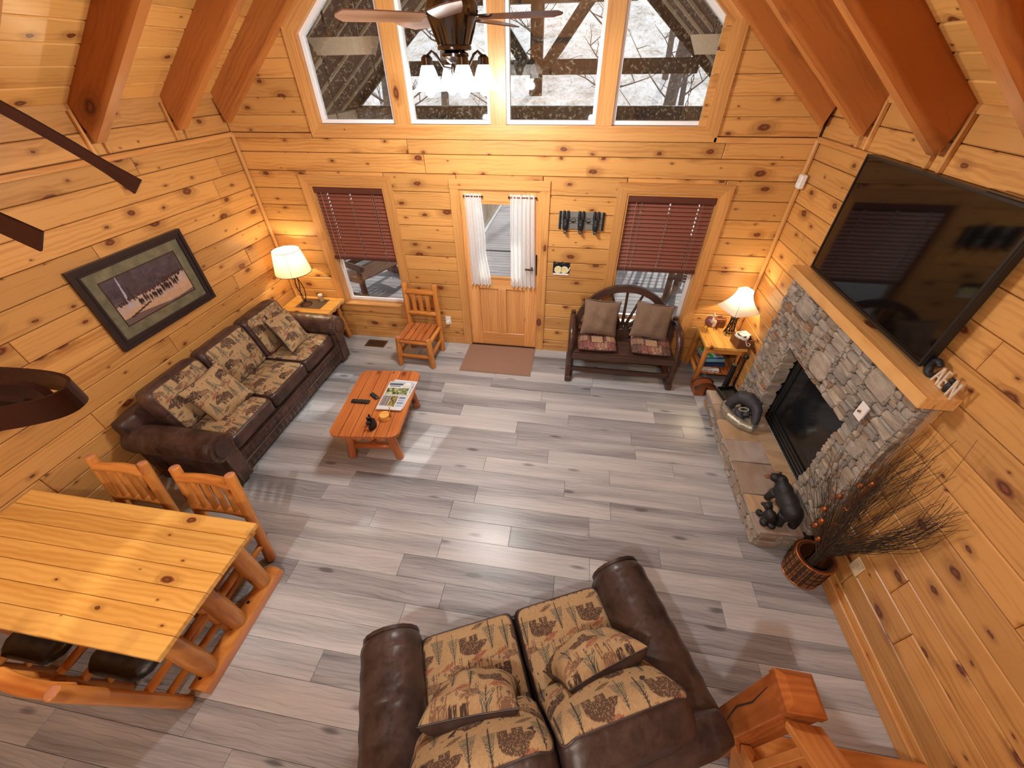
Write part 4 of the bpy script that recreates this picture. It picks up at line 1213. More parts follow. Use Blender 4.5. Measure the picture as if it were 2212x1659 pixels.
tb = thing('dining_table', 'long pine plank dining table on half-log sled legs', 'table', (-2.77, .69, 0))
for k in range(7):
    plank('top_plank', (0, -.382 + .1095 * (k + .5), .725), (1, 0, 0), (0, 1, 0), 1.77, .107, .036, M_TABLE, tb, ch=.004)
for sx in (.69, -.69):
    g = G().prism([(-.03, -.075), (-.03, .075)] + [(.065 * math.sin(a) - .0, .075 * math.cos(a)) for a in [i * math.pi / 10 for i in range(11)]], -.38, .38)
    me = G()
    hl = [(.075 * math.cos(a), .085 * math.sin(a)) for a in [i * math.pi / 10 for i in range(11)]]
    G().prism(hl, -.385, .385).obj('sled', M_LOG, tb, frame((sx, 0, .005), (0, 1, 0), (0, 0, 1)) @ RX(0) if False else Matrix(((1, 0, 0, sx), (0, 0, 1, 0), (0, 1, 0, .004), (0, 0, 0, 1))), smooth=40)
    for py in (-.27, 0.0, .27): log('post', (sx - .0, py, .07), (sx - .0, py, .725), .058, M_LOG, tb)
    for py in (-.33, -.05, .12): G().cyl((sx + .0, py, .086), (sx + .0, py, .094), .010, n=8).obj('bolt', M_BLACK, tb)
    plank('top_batten', (sx, 0, .685), (0, 1, 0), (-1, 0, 0), .66, .10, .04, M_LOG, tb)
    log('cross_rail', (sx - .07, -.30, .30), (sx - .07, .30, .30), .03, M_LOG, tb)
log('stretcher', (-.69, 0, .33), (.69, 0, .33), .045, M_LOG, tb)

# ------------------------------------------------------------------ coffee table and what lies on it
ct = thing('coffee_table', 'low coffee table of half-log planks with rounded corners', 'table', (-1.82, 2.655, 0), 6.5)
CL, CWD = .99, .67
M_COF = wood('coffee_table_pine', srgb(196, 122, 70), srgb(160, 88, 44), knots=.3, kscale=1.6, vary=.12, rough=.22)
def rrect(hx, hy, r, n=6):
    out = []
    for (cx, cy, a0) in ((hx - r, hy - r, 0), (-hx + r, hy - r, 90), (-hx + r, -hy + r, 180), (hx - r, -hy + r, 270)):
        for k in range(n + 1):
            a = math.radians(a0 + 90 * k / n); out.append((cx + r * math.cos(a), cy + r * math.sin(a)))
    return out
out = rrect(CWD / 2, CL / 2, .09)
pw = CWD / 6
for k in range(6):
    x0, x1 = -CWD / 2 + k * pw + .0035, -CWD / 2 + (k + 1) * pw - .0035
    poly = clip_poly(clip_poly(out, -1, 0, -x0), 1, 0, x1)
    cx = (x0 + x1) / 2
    # grain along the object's x axis: swap axes
    g = G().prism([(p[1], -(p[0] - cx)) for p in poly], -.022, 0)
    hl = [((x1 - x0) / 2 * .98 * math.cos(a), -.02 - .042 * math.sin(a)) for a in [i * math.pi / 8 for i in range(9)]]
    half = CL / 2 - (.055 if k in (0, 5) else .006)
    g.prism(hl, -half, half, Matrix(((0, 0, 1, 0), (1, 0, 0, 0), (0, 1, 0, 0), (0, 0, 0, 1))))
    g.obj('top_plank', M_COF, ct, frame((cx, 0, .43), (0, 1, 0), (-1, 0, 0)), smooth=35)
for sx in (-1, 1):
    for sy in (-1, 1):
        log('leg', (sx * .245, sy * .375, 0), (sx * .18, sy * .36, .40), .042, M_COF, ct)
for sy in (-1, 1): log('stretcher', (-.20, sy * .365, .16), (.20, sy * .365, .16), .032, M_COF, ct)
log('long_stretcher', (0, -.36, .17), (0, .36, .17), .03, M_COF, ct)

MC = T(-1.82, 2.655, .431) @ RZ(6.5)
def remote(label, x, y, a, L, w, grp='remote controls on the coffee table'):
    r = thing('remote_control', label, 'remote', M=MC @ T(x, y, 0) @ RZ(a), group=grp)
    link('body', rbox_mesh('body', L, w, .022, .010, .002, 6), M_BLACKP, r, T(0, 0, .011))
    g = G()
    for i in range(6):
        for j in (-1, 0, 1): g.box((-L * .36 + i * L * .14, j * w * .26, .0235), (L * .07, w * .15, .003), .001)
    g.obj('buttons', plain('remote_button', srgb(70, 72, 78), .6), r)
remote('long black remote control at the plain side of the coffee table', -.17, -.03, -4, .19, .05)
remote('short black remote control beside the magazines', -.055, .055, -40, .12, .045)
def magazine():
    n = 90
    u = np.linspace(0, 1, n); U, V = np.meshgrid(u, u)
    P = np.stack([(U - .5) * .255, (V - .5) * .43, .012 + .0 * U], -1)
    r = np.random.RandomState(4)
    C = np.empty(U.shape + (3,)); C[:] = _rgb(206, 212, 216)
    def box(x0, x1, y0, y1, col): C[(U > x0) & (U < x1) & (V > y0) & (V < y1)] = _rgb(*col)
    nz = np.kron(r.uniform(0, 1, (15, 15)), np.ones((6, 6)))
    box(0, 1, .90, 1, (176, 190, 204)); box(.05, .62, .86, .93, (70, 84, 96)); box(.7, .92, .88, .97, (220, 226, 234))
    box(.1, .55, .80, .84, (92, 116, 136)); box(.62, .95, .76, .85, (196, 206, 196))
    m = (U > .05) & (U < .95) & (V > .52) & (V < .76); C[m] = _rgb(120, 130, 90) + (nz[m][:, None] - .5) * .5
    box(0, 1, .485, .505, (90, 92, 96))
    m = (U > .04) & (U < .36) & (V > .12) & (V < .47); C[m] = np.where((np.sin(U[m] * 120) > 0)[:, None], _rgb(86, 80, 78), _rgb(160, 158, 156))
    m = (U > .38) & (U < .66) & (V > .10) & (V < .47); C[m] = _rgb(128, 116, 70) + (nz[m][:, None] - .5) * .6
    for k in range(4): box(.70, .96, .38 - k * .09, .445 - k * .09, ((100, 124, 160), (150, 168, 190), (120, 140, 170), (160, 180, 200))[k])
    return P, np.clip(C, 0, 1)
for k, (nm, lb, dx, dy, a) in enumerate((('magazine', 'open glossy magazine with photographs lying uppermost on the coffee table', .165, .06, -3), ('magazine', 'magazine half hidden under the open one on the coffee table', .185, .10, -7))):
    mg = thing(nm, lb, 'magazine', M=MC @ T(dx, dy, .001 + (.0125 if k == 0 else 0)) @ RZ(a))
    G().box((0, 0, .006), (.255, .43, .011), .001).obj('pages', plain('magazine_paper', srgb(226, 226, 222), .6), mg)
    if k == 0: P, C = magazine(); P[..., 2] = .0122; link('cover', col_mesh('cover', P, C), M_PRINT, mg)
    else: P, C = magazine(); P[..., 2] = .0122; link('cover', col_mesh('cover', P[::2, ::2], C[::-2, ::2]), M_PRINT, mg)
co = thing('coaster_set', 'round wooden coasters stacked in a low holder on the coffee table', 'coaster', M=MC @ T(.145, -.245, 0))
G().lathe([(.06, 0), (.062, .006), (.06, .012)], 24).obj('holder', M_LOG, co, smooth=40)
for k in range(4): G().lathe([(.047, 0), (.049, .003), (.049, .007), (.046, .0095)], 22).obj('coaster', M_TABLE, co, T(.001 * k, -.001 * k, .012 + .0098 * k), smooth=40)
G().box((.055, .02, .035), (.008, .09, .07), .003).obj('upright', M_LOG, co, RZ(20))
ph = thing('phone_dock', 'black cordless phone dock with chrome edge on the coffee table', 'phone', M=MC @ T(.06, -.36, 0) @ RZ(12))
G().prism([(.06 * math.cos(a), .075 * math.sin(a)) for a in [math.radians(d) for d in range(-90, 91, 15)]], 0, .014).obj('base', M_CHROME, ph, T(-.02, 0, 0))
G().prism([(.055 * math.cos(a), .068 * math.sin(a)) for a in [math.radians(d) for d in range(-90, 91, 15)]], .014, .05).obj('cradle', M_BLACKP, ph, T(-.02, 0, 0))
G().box((-.02, .02, .075), (.045, .02, .06), .006).box((-.02, -.03, .07), (.045, .02, .045), .006).cyl((-.02, .055, .03), (-.02, .055, .10), .010).obj('handset', M_BLACKP, ph)

# ------------------------------------------------------------------ small log chair by the window
kc = thing('log_chair', 'small log chair with slatted seat between window and entry door', 'chair', (-1.88, 4.06, 0), -2)
for sx in (-1, 1):
    log('back_post', (sx * .215, .16, 0), (sx * .20, .22, .95), .036, M_LOG, kc)
    log('front_leg', (sx * .225, -.25, 0), (sx * .20, -.22, .42), .036, M_LOG, kc)
    log('side_stretcher', (sx * .215, -.23, .17), (sx * .212, .16, .18), .022, M_LOG, kc)
    log('side_rail', (sx * .205, -.22, .36), (sx * .212, .18, .36), .026, M_LOG, kc)
log('top_rail', (-.19, .205, .84), (.19, .205, .84), .036, M_LOG, kc); log('lower_rail', (-.19, .185, .55), (.19, .185, .55), .03, M_LOG, kc)
for k in range(3): plank('back_slat', ((k - 1) * .095, .178, .695), (0, .04, 1), (1, 0, 0), .28, .05, .022, M_LOG, kc)
for k in range(5): plank('seat_slat', (-.152 + k * .076, -.045, .395), (0, 1, 0), (-1, 0, 0), .40, .066, .02, M_COF, kc)
log('front_stretcher', (-.2, -.24, .15), (.2, -.24, .15), .024, M_LOG, kc); log('seat_rail', (-.2, -.23, .36), (.2, -.23, .36), .028, M_LOG, kc)
# ------------------------------------------------------------------ stone fireplace on the side wall
rs = random.Random(17)
def stone_mesh(w, h, dep, r):
    """irregular ledge stone: local x along the course, y up, z out of the wall"""
    c = min(w, h) * .22
    base = [(-w / 2 + c, -h / 2), (w / 2 - c * r.uniform(.3, 1.3), -h / 2), (w / 2, -h / 2 + c), (w / 2, h / 2 - c * r.uniform(.3, 1.3)),
            (w / 2 - c, h / 2), (-w / 2 + c * r.uniform(.3, 1.6), h / 2), (-w / 2, h / 2 - c), (-w / 2, -h / 2 + c * r.uniform(.3, 1.3))]
    base = [(x + r.uniform(-.15, .15) * c, y + r.uniform(-.15, .15) * c) for x, y in base]
    f1, f2 = .985, .90
    V = [(x, y, 0) for x, y in base] + [(x * f1, y * f1, dep * r.uniform(.55, .75)) for x, y in base] + [(x * f2, y * f2 * .94, dep * r.uniform(.86, 1.06)) for x, y in base]
    V.append((r.uniform(-.1, .1) * w, r.uniform(-.1, .1) * h, dep * r.uniform(.95, 1.12)))
    F = [(i, (i + 1) % 8, 8 + (i + 1) % 8, 8 + i) for i in range(8)] + [(8 + i, 8 + (i + 1) % 8, 16 + (i + 1) % 8, 16 + i) for i in range(8)] + [(16 + i, 16 + (i + 1) % 8, 24) for i in range(8)]
    return G().raw(V, F)
def pack(a0, a1, z0, z1, holes, r, wr, hr, big=()):
    """pack stones of random size into a face; returns (centre a, centre z, w, h)"""
    s = .012; na, nz = int(round((a1 - a0) / s)), int(round((z1 - z0) / s))
    occ = np.zeros((nz, na), bool); out = []
    for (h0, h1, g0, g1) in holes:
        occ[max(0, int((g0 - z0) / s)):max(0, int(round((g1 - z0) / s))), max(0, int((h0 - a0) / s)):max(0, int(round((h1 - a0) / s)))] = True
    for (ca, cz, w, h) in big:
        i0, j0 = int((cz - h / 2 - z0) / s), int((ca - w / 2 - a0) / s); occ[max(i0, 0):i0 + int(h / s), max(j0, 0):j0 + int(w / s)] = True
        out.append((ca, cz, w, h, True))
    for i in range(nz):
        for j in range(na):
            if occ[i, j]: continue
            w = int(r.uniform(*wr) / s); h = int(r.choice(hr) / s)
            k = j
            while k < min(na, j + w) and not occ[i, k]: k += 1
            w = k - j
            rest = 0
            while j + w + rest < na and not occ[i, j + w + rest]: rest += 1
            if rest <= 2: w += rest
            l = i
            while l < min(nz, i + h) and not occ[l, j:j + w].any(): l += 1
            h = l - i
            if nz - (i + h) == 1: h += 1
            occ[i:i + h, j:j + w] = True
            out.append((a0 + (j + w / 2) * s, z0 + (i + h / 2) * s, w * s, h * s, False))
    return out
SX = 2.035                               # plane the stones are set on
FY0, FY1, FZ0, FZ1 = 1.89, 3.62, .20, 1.588
OY0, OY1, OZ1 = 2.25, 3.22, 1.075       # opening
fp = thing('fireplace', 'stacked ledge-stone fireplace with black glass firebox below the television', 'fireplace', (2.0, 2.75, 0))
MF = T(-2.0, -2.75, 0)
def wf(M): return MF @ M
M_PLAS = plain('chase_board', srgb(196, 160, 112), .7, vary=.1, bscale=20)
g = G()
for (y0, y1, z0, z1) in ((FY0, OY0, .2, FZ1), (OY1, FY1, .2, FZ1), (OY0, OY1, OZ1, FZ1)):
    g.box(((SX + XR) / 2 + .004, (y0 + y1) / 2, (z0 + z1) / 2), (XR - SX - .004, y1 - y0, z1 - z0))
g.obj('chase', M_PLAS, fp, MF)
G().box((SX - .002, (FY0 + OY0) / 2 + .01, .9), (.008, OY0 - FY0 - .02, 1.37)).box((SX - .002, (FY1 + OY1) / 2, .9), (.008, FY1 - OY1 - .02, 1.37)).box((SX - .002, (OY0 + OY1) / 2, (OZ1 + FZ1) / 2 + .01), (.008, OY1 - OY0, FZ1 - OZ1 - .02)).obj('mortar_bed', M_MORTAR, fp, MF)
big = [(3.27, 1.43, .26, .19), (2.76, 1.205, .26, .22), (2.20, 1.465, .25, .17), (2.52, 1.30, .17, .09), (2.06, 1.02, .16, .10), (3.42, .92, .15, .13), (2.02, .50, .15, .12)]
st = pack(FY0, FY1, FZ0, FZ1, [(OY0, OY1, .1, OZ1)], rs, (.075, .20), (.036, .036, .048, .048, .06), big)
for (a, z, w, h, b) in st:
    dep = rs.uniform(.03, .052) if not b else .038
    stone_mesh(w * .965, h * .90, dep, rs).obj('stone', M_STONE, fp, wf(frame((SX, a, z), (0, -1, 0), (0, 0, 1))))
# returns inside the opening and on the near end
for (a, z, w, h, b) in pack(SX - .03, 2.14, .2, OZ1, [], rs, (.16, .18), (.06, .1, .2, .05)):
    stone_mesh(w * .98, h * .94, .02, rs).obj('stone', M_STONE, fp, wf(frame((a, OY1 + .012, z), (1, 0, 0), (0, 0, 1))))
for (a, z, w, h, b) in pack(SX - .03, SX + .03, .2, FZ1, [], rs, (.05, .07), (.036, .05, .06)):
    stone_mesh(w * .98, h * .92, .018, rs).obj('stone', M_STONE, fp, wf(frame((a, FY0 + .004, z), (1, 0, 0), (0, 0, 1))))
# firebox unit
fb = link('firebox', None, parent=fp, M=MF)
FX = 2.15
G().box((FX + .16, (OY0 + OY1) / 2, .64), (.02, 1.0, .9)).box((FX + .08, OY0 - .012, .64), (.2, .03, .9)).box((FX + .08, OY1 + .045, .64), (.2, .03, .9)).box((FX + .08, 2.735, OZ1 + .02), (.2, 1.0, .03)).obj('shell', M_BLACK, fb)
def yb(nm, y0, y1, z0, z1, x0, x1, mat, ch=.004): G().box(((x0 + x1) / 2, (y0 + y1) / 2, (z0 + z1) / 2), (x1 - x0, y1 - y0, z1 - z0), ch).obj(nm, mat, fb)
yb('side_frame', OY0, OY0 + .05, .205, OZ1, FX - .01, FX + .03, M_BLACK); yb('side_frame', OY1 - .05, OY1 + .02, .205, OZ1, FX - .01, FX + .03, M_BLACK)
for k in range(3):
    yb('louver', OY0 + .03, OY1 - .02, .955 + k * .036, .978 + k * .036, FX - .02 + .008 * k, FX + .02, M_BLACK, .008)
    yb('louver', OY0 + .03, OY1 - .02, .208 + k * .034, .230 + k * .034, FX - .02 + .004 * k, FX + .02, M_BLACK, .008)
yb('glass', OY0 + .04, OY1 - .03, .31, .95, FX + .012, FX + .02, M_FGLASS, .001)
yb('glass_frame', OY0 + .04, OY1 - .03, .305, .33, FX - .004, FX + .022, M_BLACK); yb('glass_frame', OY0 + .04, OY1 - .03, .93, .955, FX - .004, FX + .022, M_BLACK)
yb('glass_frame', OY1 - .075, OY1 - .03, .31, .95, FX - .004, FX + .022, M_BLACK); yb('glass_frame', OY0 + .04, OY0 + .08, .31, .95, FX - .004, FX + .022, M_BLACK)
# mantel shelf
G().box((0, 0, 0), (1.795, .178, .078), .004).obj('mantel', M_MANTEL, fp, wf(frame((2.021, 2.735, 1.628), (0, 1, 0), (-1, 0, 0))))
# hearth
he = thing('hearth', 'raised stone hearth of sandstone slabs in front of the fireplace', 'hearth', (1.88, 2.72, 0))
MH = T(-1.88, -2.72, 0)
HX0, HY0, HY1 = 1.70, 1.87, 3.58
G().box(((HX0 + XR) / 2, (HY0 + HY1) / 2, .08), (XR - HX0 - .022, HY1 - HY0, .16)).obj('core', M_MORTAR, he, MH)
rh = random.Random(23)
for (a, z, w, h, b) in pack(HY0 - .01, HY1 + .01, 0.0, .162, [], rh, (.07, .19), (.026, .036, .048)):
    stone_mesh(w * .975, h * .92, rh.uniform(.025, .05), rh).obj('stone', M_STONE, he, MH @ frame((HX0, a, z), (0, -1, 0), (0, 0, 1)))
for (a, z, w, h, b) in pack(HX0 - .02, XR - .02, 0.0, .162, [], rh, (.09, .22), (.036, .048, .06)):
    stone_mesh(w * .975, h * .92, .022, rh).obj('stone', M_STONE, he, MH @ frame((a, HY0, z), (1, 0, 0), (0, 0, 1)))
cuts = [1.848, 2.03, 2.215, 2.57, 2.84, 3.13, 3.36, 3.595]
for k in range(len(cuts) - 1):
    y0, y1 = cuts[k] + .003, cuts[k + 1] - .003
    j = lambda: rh.uniform(-.010, .010)
    poly = [(1.655 + j(), y0), (1.66 + j(), (y0 + y1) / 2), (1.655 + j(), y1), (1.99, y1 + j()), (1.99, y0 + j())]
    if k == 0: poly[0] = (1.668, y0 + .0); poly[4] = (1.99, y0 + .012)
    poly2 = [(px - 1.82, py - (y0 + y1) / 2) for px, py in poly]
    G().prism(poly2, 0, .036).obj('slab', M_SLAB, he, MH @ T(1.82, (y0 + y1) / 2, .164))
for k in range(4):
    y0 = OY0 + .005 + k * .2425
    G().box((0, 0, 0), (.24, .15, .034), .002).obj('slab', M_SLAB, he, MH @ frame((2.068, y0 + .12, .183), (0, 1, 0), (-1, 0, 0)))
# plates
jp = thing('wall_jack_plate', 'white coaxial jack plate on the fireplace stones', 'wall plate', M=frame((1.968, 2.142, 1.285), (0, -1, 0), (0, 0, 1)))
G().box((0, 0, .004), (.075, .12, .008), .003).obj('plate', M_PLATE, jp); G().cyl((0, 0, .006), (0, 0, .022), .008, n=10).obj('jack', M_BRASS, jp)
G().box((0, 0, -.008), (.05, .09, .016)).obj('box', M_PLATE, jp)
op = thing('outlet_plate', 'ivory outlet plate low on the board wall behind the twig basket', 'outlet', M=frame((XR, 1.55, .407), (0, -1, 0), (0, 0, 1)))
G().box((0, 0, .004), (.085, .125, .008), .003).obj('plate', M_IVORY, op)
for s in (-.028, .028): G().box((0, s, .009), (.034, .03, .004), .004).obj('socket', M_IVORY, op)
ow = thing('outlet_plate', 'white outlet plate with plug low on the back wall behind the small log chair', 'outlet', M=frame((-1.60, YB, .36), (1, 0, 0), (0, 0, 1)))
G().box((0, 0, .004), (.075, .12, .008), .003).obj('plate', M_PLATE, ow); G().box((0, -.02, .03), (.05, .045, .045), .006).obj('plug', M_PLATE, ow)
th = thing('thermostat', 'white sensor box on the corner moulding above the bell-shade lamp', 'thermostat', (XR - .05, 4.34, 2.185))
G().box((0, 0, 0), (.05, .075, .115), .008).obj('case', M_PLATE, th); G().box((-.026, -.0, -.02), (.006, .05, .03), .002).obj('button', M_WHITE, th)

# ------------------------------------------------------------------ television
tv = thing('television', 'large black flat television mounted above the mantel', 'television', M=frame((2.03, 2.80, 2.118), (0, -1, 0), (0, 0, 1)))
G().box((0, 0, -.028), (1.42, .84, .05), .006).obj('case', M_BLACKP, tv)
G().box((0, 0, .000), (1.39, .808, .006), .001).obj('screen', M_TV, tv)
ring(G(), rect(-.71, .71, -.42, .42), rect(-.695, .695, -.40, .405), -.004, .008).obj('bezel', M_BLACKP, tv)
G().box((.5, .425, -.02), (.3, .02, .03), .004).obj('sensor_strip', M_CHROME, tv)
G().box((0, 0, -.0655), (.4, .4, .03)).obj('wall_mount', M_BLACK, tv)

# ------------------------------------------------------------------ cabin sign on the mantel
cb = thing('cabin_sign', 'carved word sign of birch letters and black bears on the mantel end', 'sign', M=frame((2.055, 1.965, 1.668), (-.12, -1, 0), (0, 0, 1)))
M_BIRCH = plain('birch_bark', srgb(206, 190, 170), .6, bump=.4, bscale=60, vary=.25)
def stick(nm, pts, r, mat=None): return G().tube([(p[0], p[1], p[2] if len(p) > 2 else 0) for p in pts], r, 7).obj(nm, mat or M_BIRCH, cb, smooth=60)
def arcp(cx, cy, rx, ry, a0, a1, n=10): return [(cx + rx * math.cos(math.radians(a0 + (a1 - a0) * k / n)), cy + ry * math.sin(math.radians(a0 + (a1 - a0) * k / n))) for k in range(n + 1)]
G().tube([(x, yv, 0) for x, yv in arcp(-.085, .052, .035, .042, 45, 315)], [.016 + .006 * math.sin(k * .31) for k in range(11)], 8).sphere((-.062, .088, .004), (.016, .014, .014), 8, 6).obj('letter_c', M_BEAR, cb, smooth=60)
stick('letter_a', [(-.048, 0), (-.025, .095)], .007); stick('letter_a', [(-.002, 0), (-.025, .095)], .007); stick('letter_a', [(-.04, .035), (-.01, .035)], .005)
stick('letter_b', [(.014, 0), (.014, .10)], .007); stick('letter_b', arcp(.03, .028, .02, .024, -200, 160), .006); stick('letter_b', [(.008, .098), (.034, .10)], .005)
g = G().sphere((.064, .035, 0), (.017, .034, .016), 10, 8).sphere((.062, .078, .002), (.014, .014, .013), 8, 6).sphere((.052, .09, 0), .005, 6, 4).sphere((.072, .09, 0), .005, 6, 4); g.obj('letter_i', M_BEAR, cb, smooth=60)
stick('letter_n', [(.088, 0), (.088, .10)], .007); stick('letter_n', [(.090, .092), (.120, .012)], .006); stick('letter_n', [(.124, 0), (.124, .10)], .007)

# ------------------------------------------------------------------ figurines on the hearth
def resin(name, g, mat, parent, vox=.007):
    o = g.obj(name, mat, parent); m = o.modifiers.new('remesh', 'REMESH'); m.mode = 'VOXEL'; m.voxel_size = vox; m.use_smooth_shade = True
    s = o.modifiers.new('smooth', 'SMOOTH'); s.factor = .5; s.iterations = 3
    return o
HT = .201
br = thing('bear_figurine', 'black bear figurine with a cub standing at the open end of the hearth', 'figurine', (1.865, 2.03, HT))
g = G().sphere((.0, .02, .17), (.075, .135, .085)).sphere((.0, -.07, .16), (.08, .085, .085)).sphere((-.005, .11, .19), (.068, .075, .075)).sphere((-.02, .17, .235), (.05, .05, .05))
g.tube([(.045, -.085, .13), (.05, -.10, .06), (.05, -.10, .015)], [.045, .034, .032], 10).tube([(-.045, -.085, .13), (-.05, -.09, .06), (-.05, -.10, .015)], [.045, .034, .032], 10)
g.tube([(.045, .12, .14), (.05, .14, .06), (.05, .15, .015)], [.04, .03, .03], 10).tube([(-.045, .12, .14), (-.05, .14, .06), (-.05, .15, .015)], [.04, .03, .03], 10)
g.sphere((-.06, .185, .245), (.045, .038, .038)).sphere((-.035, .205, .285), (.013, .010, .016), 8, 6).sphere((-.025, .155, .288), (.013, .010, .016), 8, 6)
resin('body', g, M_BEAR, br)
G().sphere((-.108, .195, .235), (.026, .017, .016)).sphere((-.122, .198, .243), (.009, .010, .008), 8, 6).obj('muzzle', M_MUZZ, br, smooth=60)
G().sphere((-.09, .178, .262), .0055, 8, 6).sphere((-.085, .212, .262), .0055, 8, 6).obj('eyes', M_CHROME, br, smooth=60)
g = G().sphere((-.125, -.07, .075), (.048, .05, .06)).sphere((-.14, -.02, .13), (.034, .034, .034)).sphere((-.155, -.045, .155), .010, 8, 6).sphere((-.12, -.0, .16), .010, 8, 6).sphere((-.165, -.105, .03), (.03, .035, .03)).sphere((-.11, -.125, .025), (.03, .03, .025)).sphere((-.17, -.02, .03), (.026, .03, .03)).sphere((-.165, .005, .12), (.02, .016, .014))
resin('cub', g, M_BEAR, br, .006)
dk = plain('charcoal_resin', srgb(52, 54, 60), .55, bump=.3, bscale=70)
mo = thing('animal_figurine', 'charcoal animal figurine bowing over silvery rocks on the hearth', 'figurine', (1.865, 3.13, HT + .028))
g = G().tube([(-.10, .20, .02), (-.13, .10, .022), (-.11, 0, .024), (-.04, -.10, .024), (.05, -.15, .022), (.10, -.12, .02)], [.04, .05, .052, .052, .05, .035], 12)
g.sphere((-.02, .0, .03), (.10, .14, .035)).sphere((.05, -.10, .04), (.06, .07, .045))
resin('rock_base', g, M_SILV, mo)
g = G().tube([(-.09, .13, .05), (-.08, .12, .14), (-.03, .10, .205), (.03, .06, .215), (.07, .0, .20)], [.05, .055, .07, .075, .06], 12)
g.tube([(.07, 0, .20), (.085, -.05, .17), (.08, -.10, .11), (.07, -.13, .06)], [.055, .048, .04, .036], 12).tube([(.02, .09, .15), (.05, .11, .06), (.05, .12, .02)], [.04, .034, .03], 10)
g.tube([(-.03, .03, .12), (-.05, -.02, .08), (-.03, -.06, .04)], [.04, .045, .04], 10).tube([(.03, .03, .14), (.01, -.05, .08)], [.03, .035], 10).sphere((.075, -.005, .24), (.02, .012, .02), 8, 6).sphere((.11, -.01, .235), (.02, .012, .02), 8, 6)
resin('body', g, dk, mo)
G().tube([(x, yv, 0) for x, yv in arcp(0, 0, .045, .02, 0, 350, 12)], .004, 5).obj('bow', plain('cream_ribbon', srgb(206, 196, 170), .6), mo, T(-.02, -.02, .145) @ RX(30))
# ------------------------------------------------------------------ hearth tools
ht = thing('ash_shovel', 'black metal ash shovel lying at the far end of the hearth', 'tool', (1.86, 3.50, HT), 12)
G().raw([(-.10, -.12, .0), (.10, -.12, .0), (.085, .10, .028), (-.085, .10, .028), (-.10, -.12, .006), (.10, -.12, .006), (.085, .10, .034), (-.085, .10, .034)], [(3, 2, 1, 0), (4, 5, 6, 7), (0, 1, 5, 4), (1, 2, 6, 5), (2, 3, 7, 6), (3, 0, 4, 7)]).obj('pan', M_BLACK, ht)
G().box((-.095, -.01, .03), (.012, .21, .05), .003).box((.095, -.01, .03), (.012, .21, .05), .003).box((0, .10, .04), (.19, .012, .06), .003).obj('rim', M_BLACK, ht)
hs = thing('hearth_tool_stand', 'hearth brush and poker on a bronze stand at the fireplace corner', 'tool', (1.90, 3.70, 0), 0)
G().lathe([(.085, 0), (.085, .015), (.02, .03), (.012, .05)], 18).obj('base', M_BRONZE, hs, smooth=40)
G().cyl((0, 0, .03), (.0, .0, .62), .009).obj('pole', M_BRONZE, hs)
G().tube([(-.05, -.03, .06), (-.04, -.03, .28)], [.034, .03], 14).tube([(-.04, -.03, .28), (-.035, -.03, .52)], [.03, .026], 14).obj('brush', M_BLACKP, hs, smooth=50)
G().tube([(.04, -.03, .08), (.04, -.03, .60)], .007, 8).box((.04, -.03, .63), (.05, .05, .05), .012).obj('poker', M_BLACK, hs)
G().tube([(.06 * math.cos(a), .05 * math.sin(a), .40) for a in [i * math.pi / 6 for i in range(12)]], .004, 5, closed=True).tube([(.06 * math.cos(a), .05 * math.sin(a), .37) for a in [i * math.pi / 6 for i in range(12)]], .004, 5, closed=True).obj('holder', M_BRASS, hs)

# ------------------------------------------------------------------ twig basket
bk = thing('twig_basket', 'round bamboo basket of dry twigs beside the hearth', 'basket', (1.962, 1.665, 0))
M_BAMB = plain('bamboo_strip', srgb(126, 84, 44), .4, vary=.4, bscale=18)
M_BAMD = plain('dark_bamboo_strip', srgb(74, 42, 24), .45, vary=.35, bscale=20)
M_COPP = plain('copper_band', srgb(186, 112, 66), .28, metal=.8)
G().lathe([(.112, .004), (.116, .27), (.104, .27), (.10, .02)], 30, cap=False).lathe([(.10, .004), (.10, .02)], 30).obj('liner', M_BAMD, bk, smooth=40)
for k in range(44):
    a = 2 * math.pi * k / 44
    G().box((0, 0, 0), (.262, .0145, .009), .003).obj('bamboo_strip', M_BAMB if k % 3 else M_BAMD, bk, frame((.117 * math.cos(a), .117 * math.sin(a), .137), (0, 0, 1), (-math.sin(a), math.cos(a), 0)))
for z, r in ((.012, .118), (.268, .124)): G().tube([(r * math.cos(2 * math.pi * i / 40), r * math.sin(2 * math.pi * i / 40), z) for i in range(40)], .008, 8, closed=True).obj('band', M_COPP, bk, smooth=60)
rt = random.Random(31)
ba = [(.118 * math.cos(.5 + i), .118 * math.sin(.5 + i)) for i in range(3)]
for z in (.08, .14, .20):
    G().tube([(.125 * math.cos(2 * math.pi * i / 40), .125 * math.sin(2 * math.pi * i / 40), z) for i in range(40)], .004, 5, closed=True).obj('weave_band', M_BAMD, bk, smooth=60)
tw = thing('dry_twigs', 'fan of curly dry brown twigs with copper bells standing in the bamboo basket', 'branches', (1.962, 1.665, .03))
M_TWIG = plain('dry_twig', srgb(66, 50, 36), .75, vary=.35, bscale=8)
